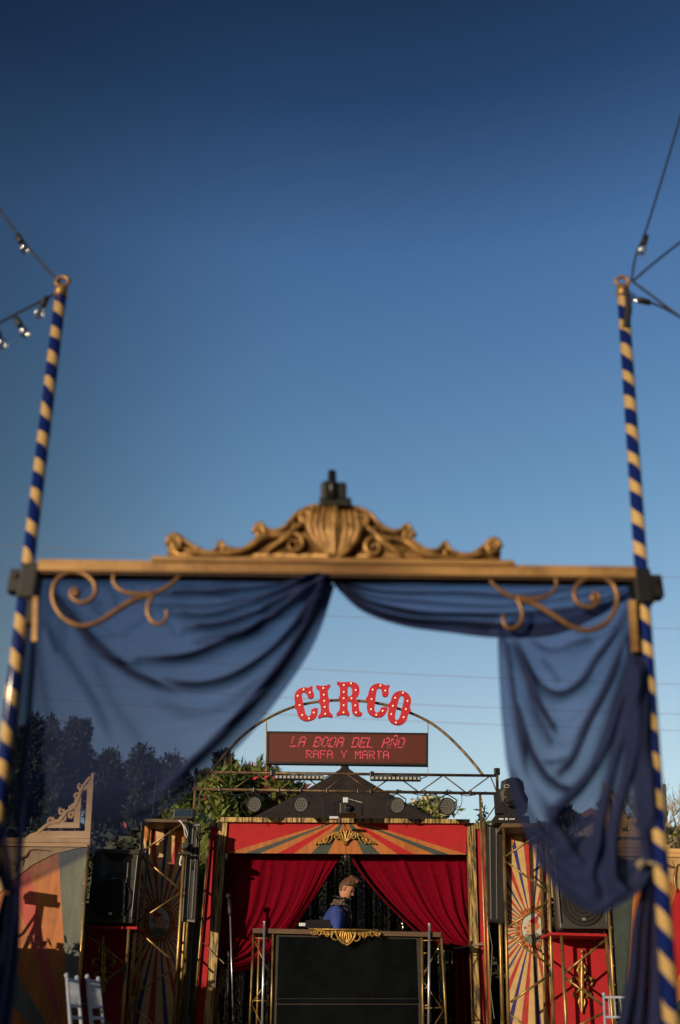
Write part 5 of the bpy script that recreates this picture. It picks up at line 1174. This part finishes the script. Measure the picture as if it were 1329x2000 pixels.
def bush(name, label, cat, px, py, Y, rpx, rpy, n, size, mats, mi=(0,), elong=3, seed=1, trunk=True, group=None, shell=.5, clumps=18, up=.3):
    rn = random.Random(seed); c = P(px, py, Y); rx = (P(px+rpx, py, Y)-c).length; rz_ = abs(P(px, py-rpy, Y).z-c.z)
    r_ = empty(name, (c.x, Y, 0), label, cat, group)
    t = MB(); foliage(t, c, (rx, min(rx, 2.2), rz_), n, size, rn, mi, elong, shell, clumps, up); t.build('crown', mats, r_, fixn=False)
    if trunk:
        t = MB()
        t.tube([(c.x, Y, 0), (c.x+rx*.05, Y, c.z*.5), (c.x, Y, c.z)], [.16, .11, .05], 8)
        for k in range(6):
            a_ = rn.uniform(0, 6.28); t.tube([(c.x, Y, c.z*.55), (c.x+rx*.3*math.cos(a_), Y+.3*math.sin(a_), c.z*.8), (c.x+rx*.6*math.cos(a_), Y+.6*math.sin(a_), c.z+rz_*.4)], [.07, .04, .015], 6)
        t.build('trunk', M['bark'], r_, smooth=True)
    return r_
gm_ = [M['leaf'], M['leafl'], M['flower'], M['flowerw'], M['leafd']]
bush('oleander', 'leafy oleander with pink blossoms above the left end of the stage header', 'shrub', 505, 1575, 18.5, 88, 62, 9000, .20, gm_, [0, 0, 0, 1, 1, 0, 0, 1, 0, 0, 1, 2], 5, 21, group='flowering shrubs behind the stage')
bush('oleander', 'dense green shrub standing behind the left truss upright', 'shrub', 425, 1590, 17.8, 62, 85, 8000, .17, gm_, [0, 0, 1], 3.5, 22, group='flowering shrubs behind the stage')
bush('oleander', 'small cream blossomed shrub above the right end of the header', 'shrub', 838, 1588, 19, 50, 30, 3000, .15, gm_, [0, 1, 1, 3], 3.5, 23, group='flowering shrubs behind the stage')
bush('oleander', 'flowering shrub just above the left loudspeaker', 'shrub', 258, 1668, 15.5, 48, 50, 2600, .14, gm_, [0, 1, 0, 1, 2], 3.5, 24, group='flowering shrubs behind the stage')
bush('sapling', 'thin leafy branch rising over the left foot of the arch', 'tree', 446, 1492, 18.2, 26, 26, 700, .13, gm_, [0, 4], 2.5, 25, shell=.2, clumps=8)
bush('shrub', 'thin shaded shrub seen between the right wing and the black light bar', 'shrub', 950, 1720, 15.5, 12, 130, 1600, .12, gm_, [0, 1, 4], 3, 26)
bush('shrub', 'low leafy shrub above the stone wall left of the stage', 'shrub', 388, 1700, 16.8, 40, 75, 3500, .16, gm_, [0, 1, 1], 3, 27)
# palm
rn = random.Random(12); c = P(372, 1665, 15.8); r_ = empty('fan_palm', (c.x, 15.8, 0), 'spiky fan palm between the left light bar and the stage', 'palm')
t = MB()
for f in range(9):
    hub = c+Vector((rn.uniform(-.35, .45), rn.uniform(-.3, .3), rn.uniform(-.55, .7))); fd = (hub-c+Vector((rn.uniform(-.2, .5), -.5, .3))).normalized()
    s = fd.orthogonal().normalized(); s2 = fd.cross(s)
    for k in range(17):
        a_ = R(-100+k*12.5); d = (fd*.15+s*math.sin(a_)+s2*math.cos(a_)).normalized(); w_ = d.cross(fd)*.014; L_ = rn.uniform(.40, .55)
        t.add([hub-w_*.4, hub+d*L_*.5-w_, hub+d*L_-fd*.03, hub+d*L_*.5+w_], [(0, 1, 2, 3)], 0)
    t.tube([c+Vector((0, 0, -.6)), hub], .012, 5, 1)
t.build('fronds', [M['leafl'], M['bark']], r_, fixn=False)
t = MB(); t.tube([(c.x, 15.8, 0), c+Vector((0, 0, -.5))], [.16, .13], 10); t.build('trunk', M['bark'], r_)
# tall trees behind the left drape
trs = [(70, 1500, 50, 110, 24, 'tall dark poplar like tree nearest the left pole behind the sheer drape'), (138, 1500, 34, 100, 26, 'slender dark tree with a narrow pointed top behind the left drape'), (105, 1560, 45, 90, 23, 'lower dark tree filling the gap between the two pointed trees'),
       (215, 1560, 62, 100, 25, 'broad dark tree just right of the pointed ones behind the left drape'), (300, 1565, 62, 95, 24, 'broad dark tree at the middle of the row behind the left drape'), (372, 1580, 48, 70, 22, 'darkest rounded tree at the right end of the row near the arch foot'),
       (40, 1600, 60, 100, 21, 'dark tree at the left frame edge behind the gilt crest')]
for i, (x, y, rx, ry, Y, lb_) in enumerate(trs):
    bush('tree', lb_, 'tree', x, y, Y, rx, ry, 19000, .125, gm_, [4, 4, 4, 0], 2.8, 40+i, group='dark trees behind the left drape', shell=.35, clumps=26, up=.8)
# right side: bare tree, palm, small trees, houses
def bare_tree(label, px, Y, topy, spread, seed, group=None):
    rn = random.Random(seed); b0 = P(px, 1990, Y); b0.z = 0; H = P(px, topy, Y).z; r_ = empty('bare_tree', b0, label, 'tree', group)
    t = MB(); tw = MB()
    def grow(p, d, L_, r0, dep):
        q_ = p+d*L_; (t if dep < 2 else tw).tube([p, p.lerp(q_, .5)+Vector((rn.uniform(-1, 1), rn.uniform(-1, 1), 0))*L_*.05, q_], [r0, r0*.8, r0*.6], 5)
        if dep >= 5: return
        for _ in range(3 if dep < 4 else 4):
            nd = (d+Vector((rn.gauss(0, spread), rn.gauss(0, spread), rn.gauss(.15, .2)))).normalized(); grow(q_, nd, L_*rn.uniform(.62, .85), r0*.6, dep+1)
    grow(b0, Vector((0, 0, 1)), H*.30, .12, 0)
    t.build('trunk', M['bark'], r_); tw.build('twigs', M['dry'], r_, fixn=False)
bare_tree('leafless tree with fine upright twigs at the right frame edge', 1322, 22, 1530, .33, 61, 'bare trees')
bare_tree('second leafless tree beyond the right frame edge behind the tall twigs', 1365, 24, 1500, .33, 62, 'bare trees')
bush('shrub', 'dry leafy shrub under the bare tree at the right frame edge', 'shrub', 1318, 1640, 20, 40, 28, 2600, .13, [M['leafd'], M['dry'], M['leafl']], [0, 1, 1, 2], 3, 63)
t = MB(); px_tube(t, [(1297, 1532), (1304, 1700)], 21, .045, 8); px_tube(t, [(1304, 1690), (1306, 2000)], 21, .05, 8); tag(t.build('wooden_post', M['bark']), 'thin wooden post beside the bare tree at the right', 'post')
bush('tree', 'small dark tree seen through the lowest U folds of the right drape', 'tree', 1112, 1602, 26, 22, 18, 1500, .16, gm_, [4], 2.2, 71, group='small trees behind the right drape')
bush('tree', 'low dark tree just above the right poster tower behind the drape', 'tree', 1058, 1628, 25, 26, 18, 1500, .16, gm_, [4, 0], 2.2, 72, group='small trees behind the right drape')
bush('tree', 'reddish brown tree next to the tiled house roof behind the drape', 'tree', 1188, 1600, 26, 18, 48, 1500, .16, [M['bark'], M['leafd']], [0, 1], 2.2, 73, group='small trees behind the right drape')
r_ = empty('house', (P(1160, 1990, 30).x, 30, 0), 'low house with a tiled gable roof behind the right drape', 'house')
A = P(1070, 1650, 30); B = P(1260, 1650, 30); pk = P(1150, 1600, 30)
t = MB(); t.prism([Vector((A.x, 30, 0)), Vector((B.x, 30, 0)), Vector((B.x, 30, A.z)), Vector((pk.x, 30, pk.z)), Vector((A.x, 30, A.z))], 6); t.build('wall', M['housew'], r_)
t = MB()
for e, sgn in ((A, -1), (B, 1)):
    e2 = Vector((e.x+sgn*.4, 29.6, A.z-.15)); p2 = Vector((pk.x, 29.6, pk.z+.08)); t.add([e2, p2, p2+Vector((0, 7, 0)), e2+Vector((0, 7, 0)), e2+Vector((0, 0, .18)), p2+Vector((0, 0, .18)), p2+Vector((0, 7, .18)), e2+Vector((0, 7, .18))], [(0, 1, 2, 3), (4, 7, 6, 5), (0, 4, 5, 1), (3, 2, 6, 7), (0, 3, 7, 4), (1, 5, 6, 2)])
t.build('roof', M['rooft'], r_)
t = MB(); t.box(P(1120, 1672, 29.96), (.9, .06, 1.1)); t.box(P(1185, 1672, 29.96), (.9, .06, 1.1)); t.build('window', M['wind'], r_)
# grass tufts on the bank
t = MB(); rn = random.Random(33)
for _ in range(2500):
    x = rn.uniform(-6, -2); y = rn.uniform(15.6, 17.3); z = .02+max(0, (y-15.5)/1.7)*.93; h_ = rn.uniform(.08, .22); dx = rn.uniform(-.08, .08)
    t.add([(x-.008, y, z), (x+.008, y, z), (x+dx, y+rn.uniform(-.05, .05), z+h_)], [(0, 1, 2)])
tag(t.build('grass', M['leafl'], fixn=False), 'sunlit grass growing on the bank behind the stage', 'grass', kind='stuff')
# ------------------------------------------------------------------ hedges, and unseen trees and a shrub added to block light
def hedge(label, x, y0, y1, h, seed, name='hedge', cat='hedge', half=.4):
    rn = random.Random(seed); r_ = empty(name, (x, (y0+y1)/2, 0), label, cat, 'dark hedges')
    t = MB(); n_ = int((y1-y0)/.25)
    top = []
    for i in range(n_+1):
        y = lerp(y0, y1, i/n_); hh = h*(1+.05*noise.noise(Vector((y*1.1, seed, 0)))+.03*noise.noise(Vector((y*3, seed, 4)))); top.append((y, hh))
    for i in range(n_):
        (ya, ha_), (yb, hb_) = top[i], top[i+1]
        t.add([(x-half, ya, 0), (x+half, ya, 0), (x+half, ya, ha_), (x-half, ya, ha_), (x-half, yb, 0), (x+half, yb, 0), (x+half, yb, hb_), (x-half, yb, hb_)], [(0, 1, 2, 3), (4, 7, 6, 5), (1, 5, 6, 2), (0, 3, 7, 4), (3, 2, 6, 7)])
        for _ in range(int(60*half+10)):
            p = Vector((x+rn.uniform(-half-.04, half+.04), lerp(ya, yb, rn.random()), ha_+rn.uniform(-.08, .10))); d = Vector((rn.gauss(0, 1), rn.gauss(0, 1), rn.gauss(.4, 1))).normalized(); s = d.orthogonal()
            t.add([p, p+d*.06+s*.03, p+d*.12, p+d*.06-s*.03], [(0, 1, 2, 3)])
    for _ in range(int(2600*half)):
        p = Vector((x+rn.uniform(-half, half), y0+rn.uniform(-.12, .03), h*rn.uniform(.05, 1.0))); d = Vector((rn.gauss(0, .7), rn.gauss(-.6, .5), rn.gauss(.3, .6))).normalized(); s = d.orthogonal().normalized(); s.rotate(Matrix.Rotation(rn.uniform(0, 6.28), 3, d))
        t.add([p, p+d*.06+s*.03, p+d*.13, p+d*.06-s*.03], [(0, 1, 2, 3)])
    t.build('leaf_mass', M['leafd'], r_, fixn=False)
for i_, (x_, y_, h_) in enumerate(((-7, -14, 12), (-2, -11, 13), (3, -10, 13), (8, -8, 13), (12, -3, 12), (14, 3, 11), (-9, -20, 13))):  # trees added out of view to cut ambient light on the stage
    rn = random.Random(80+i_); r_ = empty('sky_block_tree', (x_, y_, 0), 'broad dark tree added unseen behind the camera to block sky light', 'tree', 'trees added unseen behind the camera')
    t = MB(); foliage(t, (x_, y_, h_*.55), (3.2, 2.6, h_*.47), 4200, 1.0, rn, (0,), 2, .3, 40, .3); t.build('crown', M['leafd'], r_, fixn=False)
    t = MB(); t.tube([(x_, y_, 0), (x_, y_, h_*.6)], [.25, .12], 8); t.build('trunk', M['bark'], r_)
hedge('dark clipped hedge filling the gap behind the left loudspeaker', -3.75, 13.9, 14.3, 3.0, 3, half=1.55)
hedge('dark clipped hedge seen between the stage and the right poster tower', 3.2, 14.6, 15.0, 2.2, 4, half=1.6)
hedge('rounded low shrub added just outside the frame to shade the left panel', -3.95, 9.1, 10.5, 1.5, 5, half=.3)  # shrub added as an unseen shadow caster for the left panel
# video camera on a tripod left of the frame: its shadow falls on the orange panel
tp = P(74, 1775, 11.38)-trav*1.5
r_ = empty('video_camera', (tp.x, tp.y, 0), 'video camera on a tripod whose shadow falls on the orange panel', 'camera')
t = MB(); t.box(tp+Vector((0, 0, .10)), (.12, .26, .10), Matrix.Rotation(R(35), 3, 'Z') @ Matrix.Rotation(R(-14), 3, 'Y'), 0, .01); t.build('camera_body', M['black'], r_)
t = MB(); t.tube([tp+Vector((-.14, .05, .12)), tp+Vector((.16, -.05, .05))], .032, 10); t.build('lens', M['black'], r_)
t = MB(); t.tube([tp+Vector((0, 0, .0)), tp+Vector((-.10, .05, -.25)), tp+Vector((-.22, .1, -.36))], .014, 8); t.build('pan_handle', M['black'], r_)
t = MB(); t.tube([tp+Vector((0, 0, .05)), tp+Vector((0, 0, -.2))], .035, 8)
for k in range(3): t.tube([tp+Vector((0, 0, -.1)), Vector((tp.x+math.cos(k*2.1)*.5, tp.y+math.sin(k*2.1)*.5, 0))], .02, 8)
t.build('tripod', M['black'], r_)
